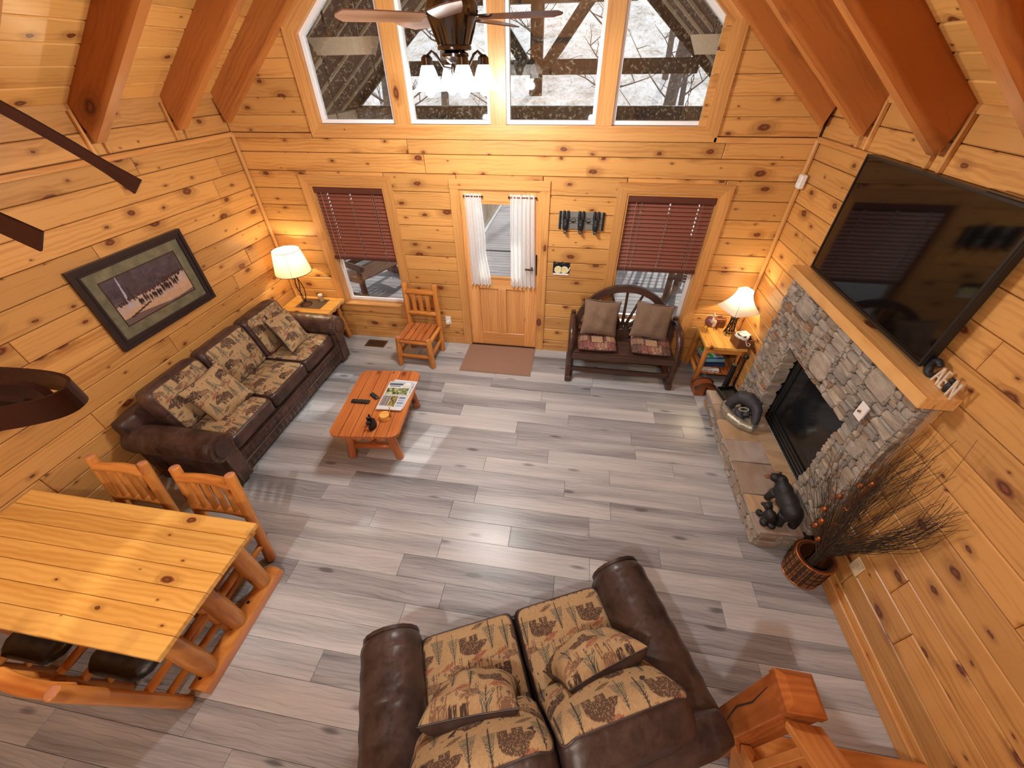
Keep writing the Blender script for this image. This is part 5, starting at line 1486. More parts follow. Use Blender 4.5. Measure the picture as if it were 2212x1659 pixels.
for k in range(135):
    if k < 40: tip = Vector((rt.uniform(.05, .12), -.25 + rt.gauss(0, .05), 1.18 + rt.gauss(0, .08)))       # low spray along the wall
    elif k < 110: tip = Vector((rt.uniform(.02, .12), .07 + rt.gauss(0, .08), 1.28 + rt.gauss(0, .14)))
    else: tip = Vector((rt.uniform(-.10, .03), .36 + rt.gauss(0, .13), .88 + rt.gauss(0, .15)))
    base = Vector((rt.uniform(-.03, .03), rt.uniform(-.03, .03), 0)); neck = Vector((.03 + rt.uniform(-.02, .02), .02 + rt.uniform(-.02, .02), .24))
    pts = [base, (base + neck) / 2, neck]; ph1, ph2 = rt.uniform(0, 6.3), rt.uniform(0, 6.3)
    for s in range(1, 11):
        f = s / 10
        p = neck + (tip - neck) * f + Vector((tip.x, tip.y, 0)) * (.35 * math.sin(math.pi * f) * (1 - f) * .0)
        bow = .10 * math.sin(math.pi * f)
        p += Vector((.012 * math.sin(f * 9 + ph1), .026 * math.sin(f * 8 + ph2) + (bow if tip.y > 0 else -bow) * .4, 0)) * (.3 + f)
        p.x = min(p.x, .135 - .004)
        pts.append(p)
    G().tube(pts, [.0026] * 3 + [.0026 - .00017 * s for s in range(10)], 4, cap=False).obj('twig', M_TWIG, tw)
for (x, yv, z) in ((-.03, .16, .42), (-.05, .13, .52), (-.035, .19, .58), (.02, .22, .70), (.06, .20, .86), (.07, .16, .93), (.0, .10, .34)):
    b = G().lathe([(.004, .03), (.012, .024), (.019, .008), (.02, -.004), (.017, -.012)], 12).sphere((0, 0, -.012), .006, 6, 5).obj('bell', M_COPP, tw, T(x, yv - .02, z), smooth=50)
for k in range(9):
    x, yv, z = rt.uniform(-.04, .06), rt.uniform(.05, .25), rt.uniform(.4, .9)
    G().tube([(x + .02 * math.cos(i * .9), yv + .02 * math.sin(i * .9), z + i * .008) for i in range(9)], .0014, 4).obj('copper_curl', M_COPP, tw)
# ------------------------------------------------------------------ end tables, lamps and what stands on them
def point_light(name, loc, w, col=(1, .80, .50), r=.03, parent=None):
    l = bpy.data.lights.new(name, 'POINT'); l.energy = w; l.color = col; l.shadow_soft_size = r
    o = bpy.data.objects.new(name, l); COL.objects.link(o); o.location = loc
    if parent: o.parent = parent
    return o
def shade_mat(name, col, glow, trans=.6):
    m = N(name); m.set(Base_Color=col, Roughness=.8)
    tl = m.n('ShaderNodeBsdfTranslucent', Color=col)
    m.put(m.n('ShaderNodeMixShader', i0=trans, i1=m.b.outputs[0], i2=tl), m.out.inputs[0]); return m.m
M_SHADE = shade_mat('cream_lampshade', srgb(240, 226, 196), 0, .28)
M_SHADEW = shade_mat('white_lampshade', srgb(240, 236, 226), 0, .28)
M_BULB = emit('lamp_bulb', (1, .9, .72, 1), 4.0)
# left end table in the corner behind the sofa
et = thing('end_table', 'pine slab end table in the corner behind the sofa arm', 'table', (-3.40, 4.185, 0))
for k in range(4):
    plank('top_plank', (0, -.215 + .1075 * (k + .5), .57), (1, 0, 0), (0, 1, 0), .70, .106, .032, M_TABLE, et, ch=.004)
    hl = [(.052 * math.cos(a), -.024 * math.sin(a)) for a in [i * math.pi / 6 for i in range(7)]]
    G().prism(hl, -.35, .35, Matrix(((0, 0, 1, 0), (1, 0, 0, 0), (0, 1, 0, 0), (0, 0, 0, 1)))).obj('half_log', M_LOG, et, T(0, -.215 + .1075 * (k + .5), .57), smooth=40)
for sx in (-1, 1):
    for sy in (-1, 1): log('leg', (sx * .29, sy * .17, 0), (sx * .24, sy * .15, .55), .034, M_LOG, et)
    log('stretcher', (sx * .27, -.16, .18), (sx * .27, .16, .18), .024, M_LOG, et)
pm = G().box((0, 0, .002), (.36, .26, .003)).obj('place_mat', plain('woven_mat', srgb(96, 78, 62), .9, bump=.5, bscale=160, vary=.15), None, T(-3.40, 4.20, .602))
tag(pm, 'flat brown woven mat under the tall-shade lamp', 'mat')
lp = thing('table_lamp', 'tall-shade table lamp on a twisted iron stand beside the sofa', 'lamp', (-3.47, 4.17, .6055))
G().lathe([(.075, 0), (.078, .008), (.06, .018), (.02, .03), (.012, .045)], 22).obj('base', M_BRONZE, lp, smooth=40)
for k in range(3):
    a0 = 2 * math.pi * k / 3
    G().tube([((.008 + .034 * math.sin(math.pi * f)) * math.cos(a0 + 1.9 * f), (.008 + .034 * math.sin(math.pi * f)) * math.sin(a0 + 1.9 * f), .04 + .36 * f) for f in [i / 14 for i in range(15)]], .006, 7).obj('twist_rod', M_BRONZE, lp, smooth=60)
G().cyl((0, 0, .40), (0, 0, .62), .006).cyl((0, 0, .44), (0, 0, .50), .016).obj('socket', M_BRONZE, lp)
G().lathe([(.215, .455), (.16, .735)], 40, cap=False).obj('lampshade', M_SHADE, lp, smooth=60)
for r, z in ((.215, .455), (.16, .735)): G().tube([(r * math.cos(2 * math.pi * i / 40), r * math.sin(2 * math.pi * i / 40), z) for i in range(40)], .0035, 5, closed=True).obj('shade_ring', M_BRONZE, lp)
for k in range(4):
    a = .5 + k * math.pi / 2
    G().tube([(.2165 * math.cos(a), .2165 * math.sin(a), .455), (.1615 * math.cos(a), .1615 * math.sin(a), .735)], .0022, 4).obj('shade_seam', M_BRONZE, lp)
G().sphere((0, 0, .57), (.03, .03, .042), 12, 8).obj('bulb', M_BULB, lp, smooth=60)
point_light('table_lamp_light', (0, 0, .64), TABLE_W, parent=lp)
jr = thing('glass_jar', 'small glass jar with white lid beside the tall-shade lamp', 'jar', (-3.30, 4.275, .6055))
G().lathe([(.03, 0), (.036, .006), (.036, .06), (.026, .075), (.026, .085)], 18).obj('glass', glass('jar_glass', 0, (.86, .86, .84, 1), .16), jr, smooth=50)
G().lathe([(.028, .085), (.028, .104), (.02, .106)], 18).obj('lid', M_PLATE, jr, smooth=40)
G().lathe([(.03, .004), (.031, .045), (.001, .05)], 14).obj('filling', plain('jar_filling', srgb(206, 186, 150), .8, vary=.3, bscale=90), jr)

# right end table by the fireplace
RTX, RTY = 1.83, 4.165
rt_ = thing('end_table', 'pine end table with slatted shelf between bench and fireplace', 'table', (RTX, RTY, 0))
for k in range(4): plank('top_plank', (-.225 + .1125 * (k + .5), 0, .53), (0, 1, 0), (-1, 0, 0), .49, .111, .032, M_TABLE, rt_, ch=.004)
for sx in (-1, 1):
    for sy in (-1, 1): log('leg', (sx * .205, sy * .205, 0), (sx * .185, sy * .20, .52), .032, M_LOG, rt_)
    log('side_rail', (sx * .195, -.2, .14), (sx * .195, .2, .14), .022, M_LOG, rt_)
plank('apron', (0, -.218, .50), (1, 0, 0), (0, 0, 1), .36, .055, .02, M_LOG, rt_); plank('apron', (0, .20, .50), (1, 0, 0), (0, 0, 1), .36, .055, .02, M_LOG, rt_)
for k in range(4): plank('shelf_slat', (-.125 + k * .083, 0, .162), (0, 1, 0), (-1, 0, 0), .42, .072, .016, M_COF, rt_)
ZT = .563
lr = thing('table_lamp', 'bell-shade table lamp on a pierced black iron column by the fireplace', 'lamp', (1.925, 4.235, ZT))
g = G()
for k in range(10):
    a0 = 2 * math.pi * k / 10
    for s in (1, -1): g.tube([((.034 + .012 * (1 - f) ** 3 * 2) * math.cos(a0 + s * 1.1 * f), (.034 + .012 * (1 - f) ** 3 * 2) * math.sin(a0 + s * 1.1 * f), .025 + .20 * f) for f in [i / 8 for i in range(9)]], .0034, 5)
g.obj('lattice_column', M_BLACK, lr, smooth=60)
for k in range(4):
    a = math.pi / 4 + k * math.pi / 2
    G().tube([(.04 * math.cos(a), .04 * math.sin(a), .045), (.055 * math.cos(a), .055 * math.sin(a), .018), (.066 * math.cos(a), .066 * math.sin(a), .004)], .005, 6).obj('foot', M_BLACK, lr, smooth=60)
for z in (.03, .226): G().tube([(.04 * math.cos(2 * math.pi * i / 24), .04 * math.sin(2 * math.pi * i / 24), z) for i in range(24)], .005, 6, closed=True).obj('ring', M_BLACK, lr, smooth=60)
G().cyl((0, 0, .03), (0, 0, .45), .006).obj('pole', M_BLACK, lr)
def bell(u, v):
    a = 2 * math.pi * u; q = 1 / max(abs(math.cos(a)), abs(math.sin(a)))
    q = 1 + (min(q, 1.32) - 1) * .85
    r = .062 + .115 * (1 - v) ** 1.9
    return (r * q * math.cos(a), r * q * math.sin(a), .335 + .235 * v)
G().grid(bell, 48, 12, wrap_u=True).obj('lampshade', M_SHADEW, lr, RZ(20), smooth=60)
for k in range(4):
    u0 = (k + .5) / 4
    G().tube([tuple(c * 1.006 if i < 2 else c for i, c in enumerate(bell(u0, v / 10))) for v in range(11)], .002, 4).obj('shade_seam', M_CORD, lr, RZ(20))
G().sphere((0, 0, .43), (.028, .028, .04), 12, 8).obj('bulb', M_BULB, lr, smooth=60)
G().sphere((0, 0, .58), .008, 8, 6).obj('finial', M_BRASS, lr)
point_light('bell_lamp_light', (0, 0, .50), TABLE_W, parent=lr)
gv = thing('gourd_vase', 'round mauve gourd ornament on a thin wire stand beside the bell-shade lamp', 'ornament', (1.70, 4.29, ZT))
G().sphere((0, 0, .125), (.062, .062, .068), 20, 14).obj('gourd', plain('mauve_glaze', srgb(128, 78, 72), .22, vary=.2, bscale=6), gv, smooth=80)
for k in range(3):
    a = k * 2.094
    G().tube([(.05 * math.cos(a), .05 * math.sin(a), .085), (.058 * math.cos(a), .058 * math.sin(a), .04), (.07 * math.cos(a), .07 * math.sin(a), .003)], .0028, 5).obj('wire_leg', M_BRASS, gv)
G().sphere((.03, -.055, .125), (.022, .012, .05), 10, 8).sphere((.0, -.058, .16), (.018, .012, .03), 10, 8).tube([(.005, -.02, .185), (.01, -.03, .22), (.0, -.03, .25)], [.012, .010, .007], 8).obj('figure', plain('cream_ceramic', srgb(226, 200, 180), .4), gv, smooth=60)
bx = thing('wooden_box', 'reddish wooden box standing behind the gourd ornament', 'box', (1.825, 4.38, ZT))
G().box((0, 0, .06), (.16, .045, .12), .004).obj('case', plain('red_brown_wood', srgb(120, 66, 40), .4, vary=.3, bscale=14), bx)
for x in (-.04, 0, .04): G().box((x, -.024, .06), (.003, .003, .116)).obj('groove', M_BLACK, bx)
G().box((0, -.024, .075), (.156, .003, .003)).obj('groove', M_BLACK, bx)
cbk = thing('cord_basket', 'brown wicker basket of books and a coiled white cord on the end table', 'basket', (2.0, 4.02, ZT), 8)
M_WICK = plain('brown_wicker', srgb(122, 74, 42), .55, bump=.8, bscale=120, vary=.3)
g = G()
for (c, d) in (((0, -.085, .055), (.17, .012, .11)), ((0, .085, .055), (.17, .012, .11)), ((-.08, 0, .055), (.012, .17, .11)), ((.08, 0, .055), (.012, .17, .11)), ((0, 0, .006), (.16, .17, .012))): g.box(c, d, .003)
g.obj('wicker_body', M_WICK, cbk)
g = G(); g.tube([(-.085 + .0, .0, .10), (-.12, -.01, .06), (-.085, -.02, .03)], .005, 6).obj('loop_handle', M_WICK, cbk, smooth=60)
for k in range(4):
    G().box((.02, .03 - .0, .075 + k * .016), (.11, .10, .013), .001).obj('book', plain('dark_book_cover', srgb(52, 34, 30), .6) if k < 3 else plain('white_paper', srgb(236, 232, 224), .7), cbk, RZ(4 * k))
pts = []
for i in range(70):
    f = i / 69; a = f * 5 * 2 * math.pi
    pts.append((-.035 + .06 * math.cos(a) + .006 * math.sin(3 * f * 6), -.02 + .075 * math.sin(a), .115 + .03 * f + .006 * math.sin(a * 2)))
G().tube(pts, .006, 6).tube([pts[0], (-.02, -.10, .10), (.0, -.115, .06), (.03, -.11, .045), (.035, -.105, .075), (.01, -.10, .085)], .005, 6).obj('white_cord', M_PLATE, cbk, smooth=60)
ZS = .179
gb = [('board_game', 'blue and green boxed board game on the end table shelf', (.0, .06, ZS + .001), (.24, .24, .045), srgb(120, 178, 206), 0), ('board_game', 'dark blue flat game box under the green one on the shelf', (.02, .06, 0), (.25, .25, .04), srgb(36, 66, 110), 3), ('card_game', 'slim white lettered game box at the front of the shelf', (-.02, -.08, 0), (.20, .05, .03), srgb(226, 222, 218), -3)]
tag(G().box((0, 0, .02), (.25, .25, .04), .002).obj('game_box', plain('dark_blue_card', srgb(36, 66, 110), .5), None, T(RTX + .01, RTY + .05, ZS) @ RZ(3)), 'dark blue flat game box lowest in the stack on the shelf', 'game box')
tag(G().box((0, 0, .014), (.20, .13, .028), .002).obj('game_box', plain('brown_card', srgb(120, 92, 70), .6), None, T(RTX - .01, RTY + .06, ZS + .041) @ RZ(-5)), 'small brown game box in the middle of the stack on the shelf', 'game box')
gt = thing('game_box', 'pale blue game box with green picture topmost of its stack on the shelf', 'game box', M=T(RTX - .02, RTY + .04, ZS + .07) @ RZ(7))
G().box((0, 0, .022), (.24, .25, .044), .002).obj('carton', plain('pale_blue_card', srgb(128, 180, 206), .45), gt)
n = 40; U, V = np.meshgrid(np.linspace(0, 1, n), np.linspace(0, 1, n)); C = np.empty(U.shape + (3,)); C[:] = _rgb(196, 214, 222)
C[(abs(U - .3 - .1 * np.sin(V * 6)) < .12)] = _rgb(60, 160, 60); C[(abs(U - .72) < .13) & (V > .2)] = _rgb(170, 170, 176); C[(V < .15)] = _rgb(40, 110, 150)
link('picture', col_mesh('picture', np.stack([(U - .5) * .235, (V - .5) * .245, .0446 + 0 * U], -1), C), M_PRINT, gt)
gw = thing('game_box', 'slim white lettered game box standing at the shelf front', 'game box', M=T(RTX - .06, RTY - .17, ZS) @ RZ(-4))
G().box((0, 0, .0175), (.20, .05, .035), .002).obj('carton', M_PLATE, gw)
g = G()
for k in range(9): g.box((-.08 + k * .02, -.0256, .0175), (.010 if k % 3 else .006, .001, .016))
g.obj('lettering', M_BLACK, gw)
ch = thing('leather_chest', 'small round-topped brown leather chest on the floor under the end table', 'chest', (1.695, 3.80, 0), 3)
cp = [(-.115, 0), (.115, 0), (.115, .09)] + [(.115 * math.cos(a), .09 + .075 * math.sin(a)) for a in [i * math.pi / 10 for i in range(11)]] + [(-.115, .09)]
M_TANL = plain('tan_leather', srgb(140, 78, 40), .4, vary=.25, bscale=12, bump=.15)
G().prism(cp, -.08, .08, frame((0, 0, 0), (1, 0, 0), (0, 0, 1))).obj('body', M_TANL, ch, smooth=30)
dkl = plain('dark_leather_strap', srgb(64, 38, 26), .45)
for s in (-.055, .055):
    G().tube([(px * 1.012, s, pz * 1.01 + .001) for px, pz in cp[2:]], .010, 5).obj('strap', dkl, ch)
G().box((0, -.082, .075), (.03, .006, .11), .002).obj('strap', dkl, ch)
G().tube([(px * 1.01, -.0805, pz * 1.0 + .001) for px, pz in cp[2:]], .006, 6).obj('edge_trim', dkl, ch)
# ------------------------------------------------------------------ wagon wheel bench
wb = thing('wagon_wheel_bench', 'dark wooden glider bench with a wagon wheel back below the window', 'bench', (.69, 4.02, 0))
WC, WR = (0, .235, .47), .60
def wp(a, r, off=0): return (WC[0] + r * math.cos(a), WC[1] + off + .10 * r * math.sin(a), WC[2] + r * math.sin(a))
n = 28
def rim(u, v):
    a = math.pi * u * 1.04 - .02 * math.pi
    k = int(round(v * 4)) % 4
    r = (WR, WR, WR - .075, WR - .075)[k]; o = (-.025, .025, .025, -.025)[k]
    return wp(a, r, o)
G().grid(rim, n, 4).obj('wheel_rim', M_DARKW, wb, smooth=40)
for k in range(9):
    a = math.pi * (k + .5) / 9
    G().tube([wp(a, .08), wp(a, .3), wp(a, WR - .07)], [.021, .017, .015], 8).obj('spoke', M_DARKW, wb, smooth=60)
G().tube([(0, WC[1] - .11, WC[2] + .02), (0, WC[1] - .10, WC[2] + .02), (0, WC[1] + .05, WC[2] + .02)], [.075, .095, .095], 20).obj('hub', M_DARKW, wb, smooth=40)
for k in range(5): plank('seat_board', (0, -.185 + k * .088, .42), (1, 0, 0), (0, 1, 0), 1.16, .085, .025, M_DARKW, wb)
plank('front_rail', (0, -.235, .40), (1, 0, 0), (0, 0, 1), 1.16, .07, .025, M_DARKW, wb); plank('back_rail', (0, .25, .43), (1, 0, 0), (0, 0, 1), 1.2, .09, .03, M_DARKW, wb)
for s in (-1, 1):
    x = s * .605
    G().tube([(x, .24, .66), (x, .12, .69), (x, -.02, .69), (x, -.12, .65), (x, -.18, .57), (x, -.205, .46), (x, -.205, .34), (x, -.19, .22)], [.036, .038, .04, .04, .038, .036, .034, .03], 10).obj('arm', M_DARKW, wb, smooth=60)
    G().tube([(x, .25, .06), (x, .25, .72)], [.032, .03], 10).obj('back_post', M_DARKW, wb, smooth=60)
    G().box((x, .02, .04), (.075, .56, .08), .012).obj('foot', M_DARKW, wb)
    G().box((x, -.205, .16), (.05, .05, .20), .006).obj('front_post', M_DARKW, wb)
    G().cyl((s * .5, -.2, .40), (s * .30, .16, .14), .018, n=8).obj('brace', M_DARKW, wb)
plank('stretcher', (0, -.17, .16), (1, 0, 0), (0, 0, 1), 1.16, .06, .025, M_DARKW, wb); plank('stretcher', (0, .20, .14), (1, 0, 0), (0, 0, 1), 1.16, .06, .025, M_DARKW, wb)
M_BROWNP = plain('brown_pillow_cloth', srgb(122, 98, 78), .9, bump=.35, bscale=26, vary=.10, Sheen_Weight=.3)
for (x, rz, lb) in ((.40, 5, 'plain brown square pillow on the bench end nearest the entry door'), (.985, -3, 'plain brown square pillow on the bench end nearest the end table')):
    throw_pillow('bench_pillow', lb, T(x, 4.08, .755) @ RZ(rz) @ RX(74) @ RZ(-4), .42, .42, .16, (0, 0), 'brown pillows on the wagon wheel bench', 60, plainmat=M_BROWNP, mat_back=M_BROWNP)
def patchwork(w, d, seed):
    r = np.random.RandomState(seed); n = 90
    U, V = np.meshgrid(np.linspace(-1, 1, n), np.linspace(-1, 1, n))
    C = np.empty(U.shape + (3,)); cols = [(128, 84, 78), (112, 72, 66), (150, 118, 96), (96, 74, 64), (168, 134, 104)]
    for i in range(4):
        for j in range(3):
            m = (np.floor((U + 1) * 2).clip(0, 3) == i) & (np.floor((V + 1) * 1.5).clip(0, 2) == j); C[m] = _rgb(*cols[r.randint(5)])
    f = np.sin(U * 23 + 3 * np.sin(V * 9)) * np.sin(V * 19 + 2 * np.sin(U * 11)); C *= (1 + .22 * (f > .25) - .18 * (f < -.4))[..., None]
    m = (abs(U) < .3) & (abs(V + .15) < .34); C[m] = _rgb(198, 168, 132); m2 = m & (np.sin(U * 40) * np.sin(V * 36) > .35); C[m2] = _rgb(140, 84, 66)
    e = (abs(abs(U) - .31) < .02) & (abs(V + .15) < .36) | (abs(abs(V + .15) - .35) < .025) & (abs(U) < .32); C[e] = _rgb(60, 42, 36)
    X = U * w / 2 * (1 - .04 * V * V); Y = V * d / 2 * (1 - .04 * U * U)
    Z = .045 * (np.maximum((1 - U ** 4) * (1 - V ** 4), 0)) ** .4
    return np.stack([X, Y, Z], -1), np.clip(C, 0, 1)
for k, (x, lb) in enumerate(((.385, 'red patchwork seat cushion on the bench end nearest the entry door'), (1.01, 'red patchwork seat cushion on the bench end nearest the end table'))):
    sc_ = thing('seat_cushion', lb, 'cushion', (x, 3.98, .447), (2, -3)[k], 'patchwork cushions on the wagon wheel bench')
    P, C = patchwork(.45, .40, 60 + k); P[..., 2] += .045
    link('top', col_mesh('top', P, C), M_TAPE, sc_)
    Pb = P[::3, ::3].copy(); Pb[..., 2] = .09 - Pb[..., 2]
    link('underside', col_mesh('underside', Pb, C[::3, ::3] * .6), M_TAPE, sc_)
    G().tube(border(P), .006, 6, closed=True).obj('piping', dkl, sc_, smooth=60)

# ------------------------------------------------------------------ things on the walls and floor
mat_ = thing('door_mat', 'tan woven door mat in front of the entry door', 'mat', (-.85, 4.105, 0))
def mat_m():
    m = N('tan_mat_weave'); tc = m.n('ShaderNodeTexCoord')
    ch = m.n('ShaderNodeTexChecker', Vector=m.mapping(tc.outputs['Object'], (1, 1, 0), rot=(0, 0, .785)), Scale=95.0, Color1=srgb(166, 132, 110), Color2=srgb(128, 100, 84))
    m.set(Base_Color=ch, Roughness=.95); m.bump(ch.outputs['Fac'], .4, .005); return m.m
G().box((0, 0, .006), (.90, .60, .010), .002).obj('pile', mat_m(), mat_)
ring(G(), rect(-.465, .465, -.31, .31), rect(-.44, .44, -.285, .285), 0, .008).obj('border', plain('mat_border', srgb(142, 118, 100), .8), mat_)
M_VENT = plain('bronze_register', srgb(112, 88, 58), .4, metal=.5)
for (x, yv, w, d, lb) in ((-2.655, 4.24, .29, .17, 'brown floor register under the window beside the small log chair'), (.98, 4.33, .30, .12, 'brown floor register under the wagon wheel bench')):
    v = thing('floor_register', lb, 'vent', (x, yv, .0), group='floor registers')
    ring(G(), rect(-w / 2, w / 2, -d / 2, d / 2), rect(-w / 2 + .02, w / 2 - .02, -d / 2 + .02, d / 2 - .02), 0, .006).obj('frame', M_VENT, v)
    G().box((0, 0, .001), (w - .04, d - .04, .002)).obj('well', M_BLACK, v)
    me = G().box((0, 0, .003), (.006, d - .04, .004)).mesh('louver'); me.materials.append(M_VENT)
    for k in range(15): link('louver', me, None, v, T(-w / 2 + .03 + k * (w - .06) / 14, 0, 0))
# framed picture
fr = thing('framed_picture', 'large dark-framed winter scene with green mat above the sofa', 'picture', M=frame((XL, 2.722, 1.520), (0, 1, 0), (0, 0, 1)))
fw, fh = 1.055, .712
M_FRAME = plain('dark_frame', srgb(44, 34, 34), .28)
o_ = rect(-fw / 2, fw / 2, -fh / 2, fh / 2)
for (a, b, z0, z1) in ((0, .03, .002, .038), (.028, .052, .002, .028), (.05, .068, .002, .033)): edge_boards('moulding', inset(o_, a), inset(o_, b), z0, z1, M_FRAME, fr, Matrix.Identity(4))
def mat_green():
    m = N('green_mat_board'); c = m.coords(); nz = m.noise(c, 9, 4, .65)
    m.set(Base_Color=m.ramp(nz, [(.3, srgb(92, 92, 70)), (.7, srgb(136, 132, 104))]), Roughness=.8); return m.m
G().prism(inset(o_, .06), .006, .012).obj('mat_board', mat_green(), fr)
ring(G(), inset(o_, .155), inset(o_, .163), .0122, .0145).obj('mat_bevel', M_FRAME, fr)
def winter():
    n, m = 200, 120; r = np.random.RandomState(2)
    U, V = np.meshgrid(np.linspace(0, 1, n), np.linspace(0, 1, m))
    C = np.empty(U.shape + (3,)); sky = _rgb(84, 78, 92); C[:] = sky
    nz = np.zeros(U.shape)
    for s, w in ((6, .5), (12, .3), (30, .25)):
        a = r.uniform(-1, 1, (s, int(s * 1.6))); iy = (V * (s - 1)).astype(int); ix = (U * (int(s * 1.6) - 1)).astype(int); nz += w * a[iy, ix]
    C += nz[..., None] * .10
    C[V > .52] = C[V > .52] * .85
    gl = .30 + .10 * U + .015 * np.sin(U * 9)
    snow = (V < gl + .13); C[snow] = _rgb(196, 172, 158) + nz[snow][:, None] * .06
    warm = (V < gl - .10 + .03 * np.sin(U * 7)); C[warm] = _rgb(206, 168, 136) + nz[warm][:, None] * .05
    C[V < .10 + .05 * np.sin(U * 5 + 1)] = _rgb(112, 92, 88)
    tr = (abs(U - .17 - .04 * (V - .5)) < .018 * (1.3 - V)) & (V > .34); C[tr] = _rgb(176, 176, 196)
    def fig(x, y, h, w, col): C[(((U - x) / w) ** 2 + ((V - y) / h) ** 2 < 1)] = _rgb(*col)
    for k in range(110):
        x = r.uniform(.05, .98); y = gl[0, int(x * (n - 1))] + .12 + r.uniform(-.02, .06); fig(x, y, r.uniform(.02, .04), r.uniform(.005, .011), (50 + r.randint(30), 34 + r.randint(20), 40))
    for k in range(16):
        x = .28 + k * .038 + r.uniform(-.01, .01); y = gl[0, int(x * (n - 1))] + .02 + r.uniform(-.02, .03); fig(x, y, r.uniform(.05, .08), r.uniform(.013, .022), (38, 28, 32)); fig(x + .008, y - .07, .03, .004, (38, 28, 32)); fig(x - .008, y - .07, .03, .004, (38, 28, 32))
    for k in range(6): fig(.12 + k * .05, .14 + .02 * k, .02, .03, (54, 42, 44))
    return np.stack([(U - .5) * (fw - .315), (V - .5) * (fh - .315), .013 + 0 * U], -1), np.clip(C, 0, 1)
P, C = winter(); link('print', col_mesh('print', P, C), M_ART, fr)
G().prism(inset(o_, .062), .018, .020).obj('glazing', glass('picture_glass', 0, (1, 1, 1, 1), .03), fr)
# bear coat rack
cr = thing('coat_rack', 'grey board coat rack with three black bear hooks beside the entry door', 'coat rack', M=frame((.065, YB, 1.735), (1, -.02, 0), (0, 0, 1)))
M_GBOARD = plain('grey_slate_board', srgb(112, 110, 104), .6, vary=.2, bscale=10)
for k in range(3): G().box((0, -.062 + k * .062, .008), (.49, .058, .016), .002).obj('board', M_GBOARD, cr)
for s in (-.225, .235): G().box((s, 0, .012), (.022, .19, .02), .003).obj('end_cleat', M_BLACK, cr)
for x in (-.085, .08):
    G().tube([(x + .028 * math.cos(a), .022 * math.sin(a), .018) for a in [i * math.pi / 9 for i in range(18)]], .003, 5, closed=True).sphere((x, -.008, .018), (.02, .011, .004), 10, 6).obj('emblem', M_BLACK, cr)
    G().box((x - .045, 0, .018), (.03, .004, .003)).obj('emblem_bar', M_BLACK, cr)
for x in (-.165, .0, .16):
    g = G().tube([(x, -.10, .03), (x, -.085, .035), (x, -.03, .035), (x, .02, .03)], [.018, .029, .032, .028], 10).tube([(x - .02, .0, .03), (x - .022, .06, .035), (x - .02, .105, .03)], [.016, .015, .012], 8).tube([(x + .02, .0, .03), (x + .022, .06, .035), (x + .02, .105, .03)], [.016, .015, .012], 8)
    g.tube([(x, -.09, .035), (x, -.115, .055), (x, -.11, .08)], [.02, .018, .014], 8)
    h = g.obj('bear_hook', M_BEAR, cr, smooth=60)
    G().sphere((x, -.03, .064), (.014, .014, .004), 10, 6).obj('belly_disc', plain('dark_slate', srgb(50, 54, 60), .5), h)
    G().box((x - .006, -.10, .074), (.008, .016, .012), .002).box((x + .007, -.10, .074), (.008, .016, .012), .002).obj('claws', M_SILV, h)
sg = thing('bear_sign', 'small square sign of two painted rings and black bears beside the door', 'sign', M=frame((-.112, YB, 1.18), (1, 0, 0), (0, 0, 1)))
G().box((0, 0, .006), (.195, .155, .012), .002).obj('plaque', M_BLACK, sg)
G().box((0, -.066, .0125), (.19, .02, .002)).obj('white_strip', M_PLATE, sg)
for x in (-.035, .04):
    G().lathe([(.045, 0), (.045, .003)], 24).obj('disc', M_PLATE, sg, T(x, -.012, .012))
    for r in (.034, .022, .010): G().tube([(x + r * math.cos(2 * math.pi * i / 24), -.012 + r * math.sin(2 * math.pi * i / 24), .016) for i in range(24)], .0035, 5, closed=True).obj('ring', plain('yellow_paint', srgb(222, 206, 90), .5), sg)
for x in (-.06, .03): G().sphere((x, .06, .014), (.035, .018, .008), 10, 6).sphere((x - .02, .08, .016), (.012, .012, .008), 8, 6).obj('bear_shape', M_BEAR, sg, smooth=60)
G().box((.085, .03, .014), (.012, .07, .004), .002, RZ(-25)).obj('white_mark', M_PLATE, sg)
# ------------------------------------------------------------------ ceiling fan
fan = thing('ceiling_fan', 'five-blade ceiling fan with four glowing glass shades below the ridge', 'ceiling fan', (-.83, 3.05, 3.27))
fz = lambda pr: [(r, z) for r, z in pr]
G().cyl((0, 0, .05), (0, 0, 1.88), .014).obj('downrod', M_CHROME, fan)
G().lathe([(.03, .14), (.12, .11), (.155, .05), (.15, -.0), (.118, -.07), (.098, -.12), (.104, -.13), (.104, -.145), (.07, -.15)], 28).obj('motor_housing', M_CHROME, fan, smooth=40)
for k in range(10):
    a = k * math.pi / 5
    G().tube([(.155 * math.cos(a), .155 * math.sin(a), .03), (.125 * math.cos(a), .125 * math.sin(a), -.06), (.10 * math.cos(a), .10 * math.sin(a), -.12)], .006, 6).obj('rib', M_CHROME, fan, smooth=60)
G().lathe([(.06, -.15), (.082, -.16), (.085, -.175), (.05, -.20), (.03, -.21), (.034, -.25), (.028, -.27), (.012, -.285), (.018, -.30), (.012, -.33), (.004, -.345)], 24).obj('light_hub', M_CHROME, fan, smooth=40)
bm_ = wood('fan_blade_maple', srgb(150, 116, 96), srgb(118, 86, 70), knots=0, vary=.05, rough=.3)
bl = []
for i in range(13):
    f = i / 12; w = .066 + .020 * math.sin(min(1, f * 1.2) * math.pi / 2)
    if f > .9: w *= math.sqrt(max(0, 1 - ((f - .9) / .1) ** 2)) * .75 + .25
    bl.append((.17 + .49 * f, w))
poly = [(x, w) for x, w in bl] + [(x, -w) for x, w in reversed(bl)]
bme = G().prism(poly, -.003, .003).mesh('blade'); bme.materials.append(bm_)
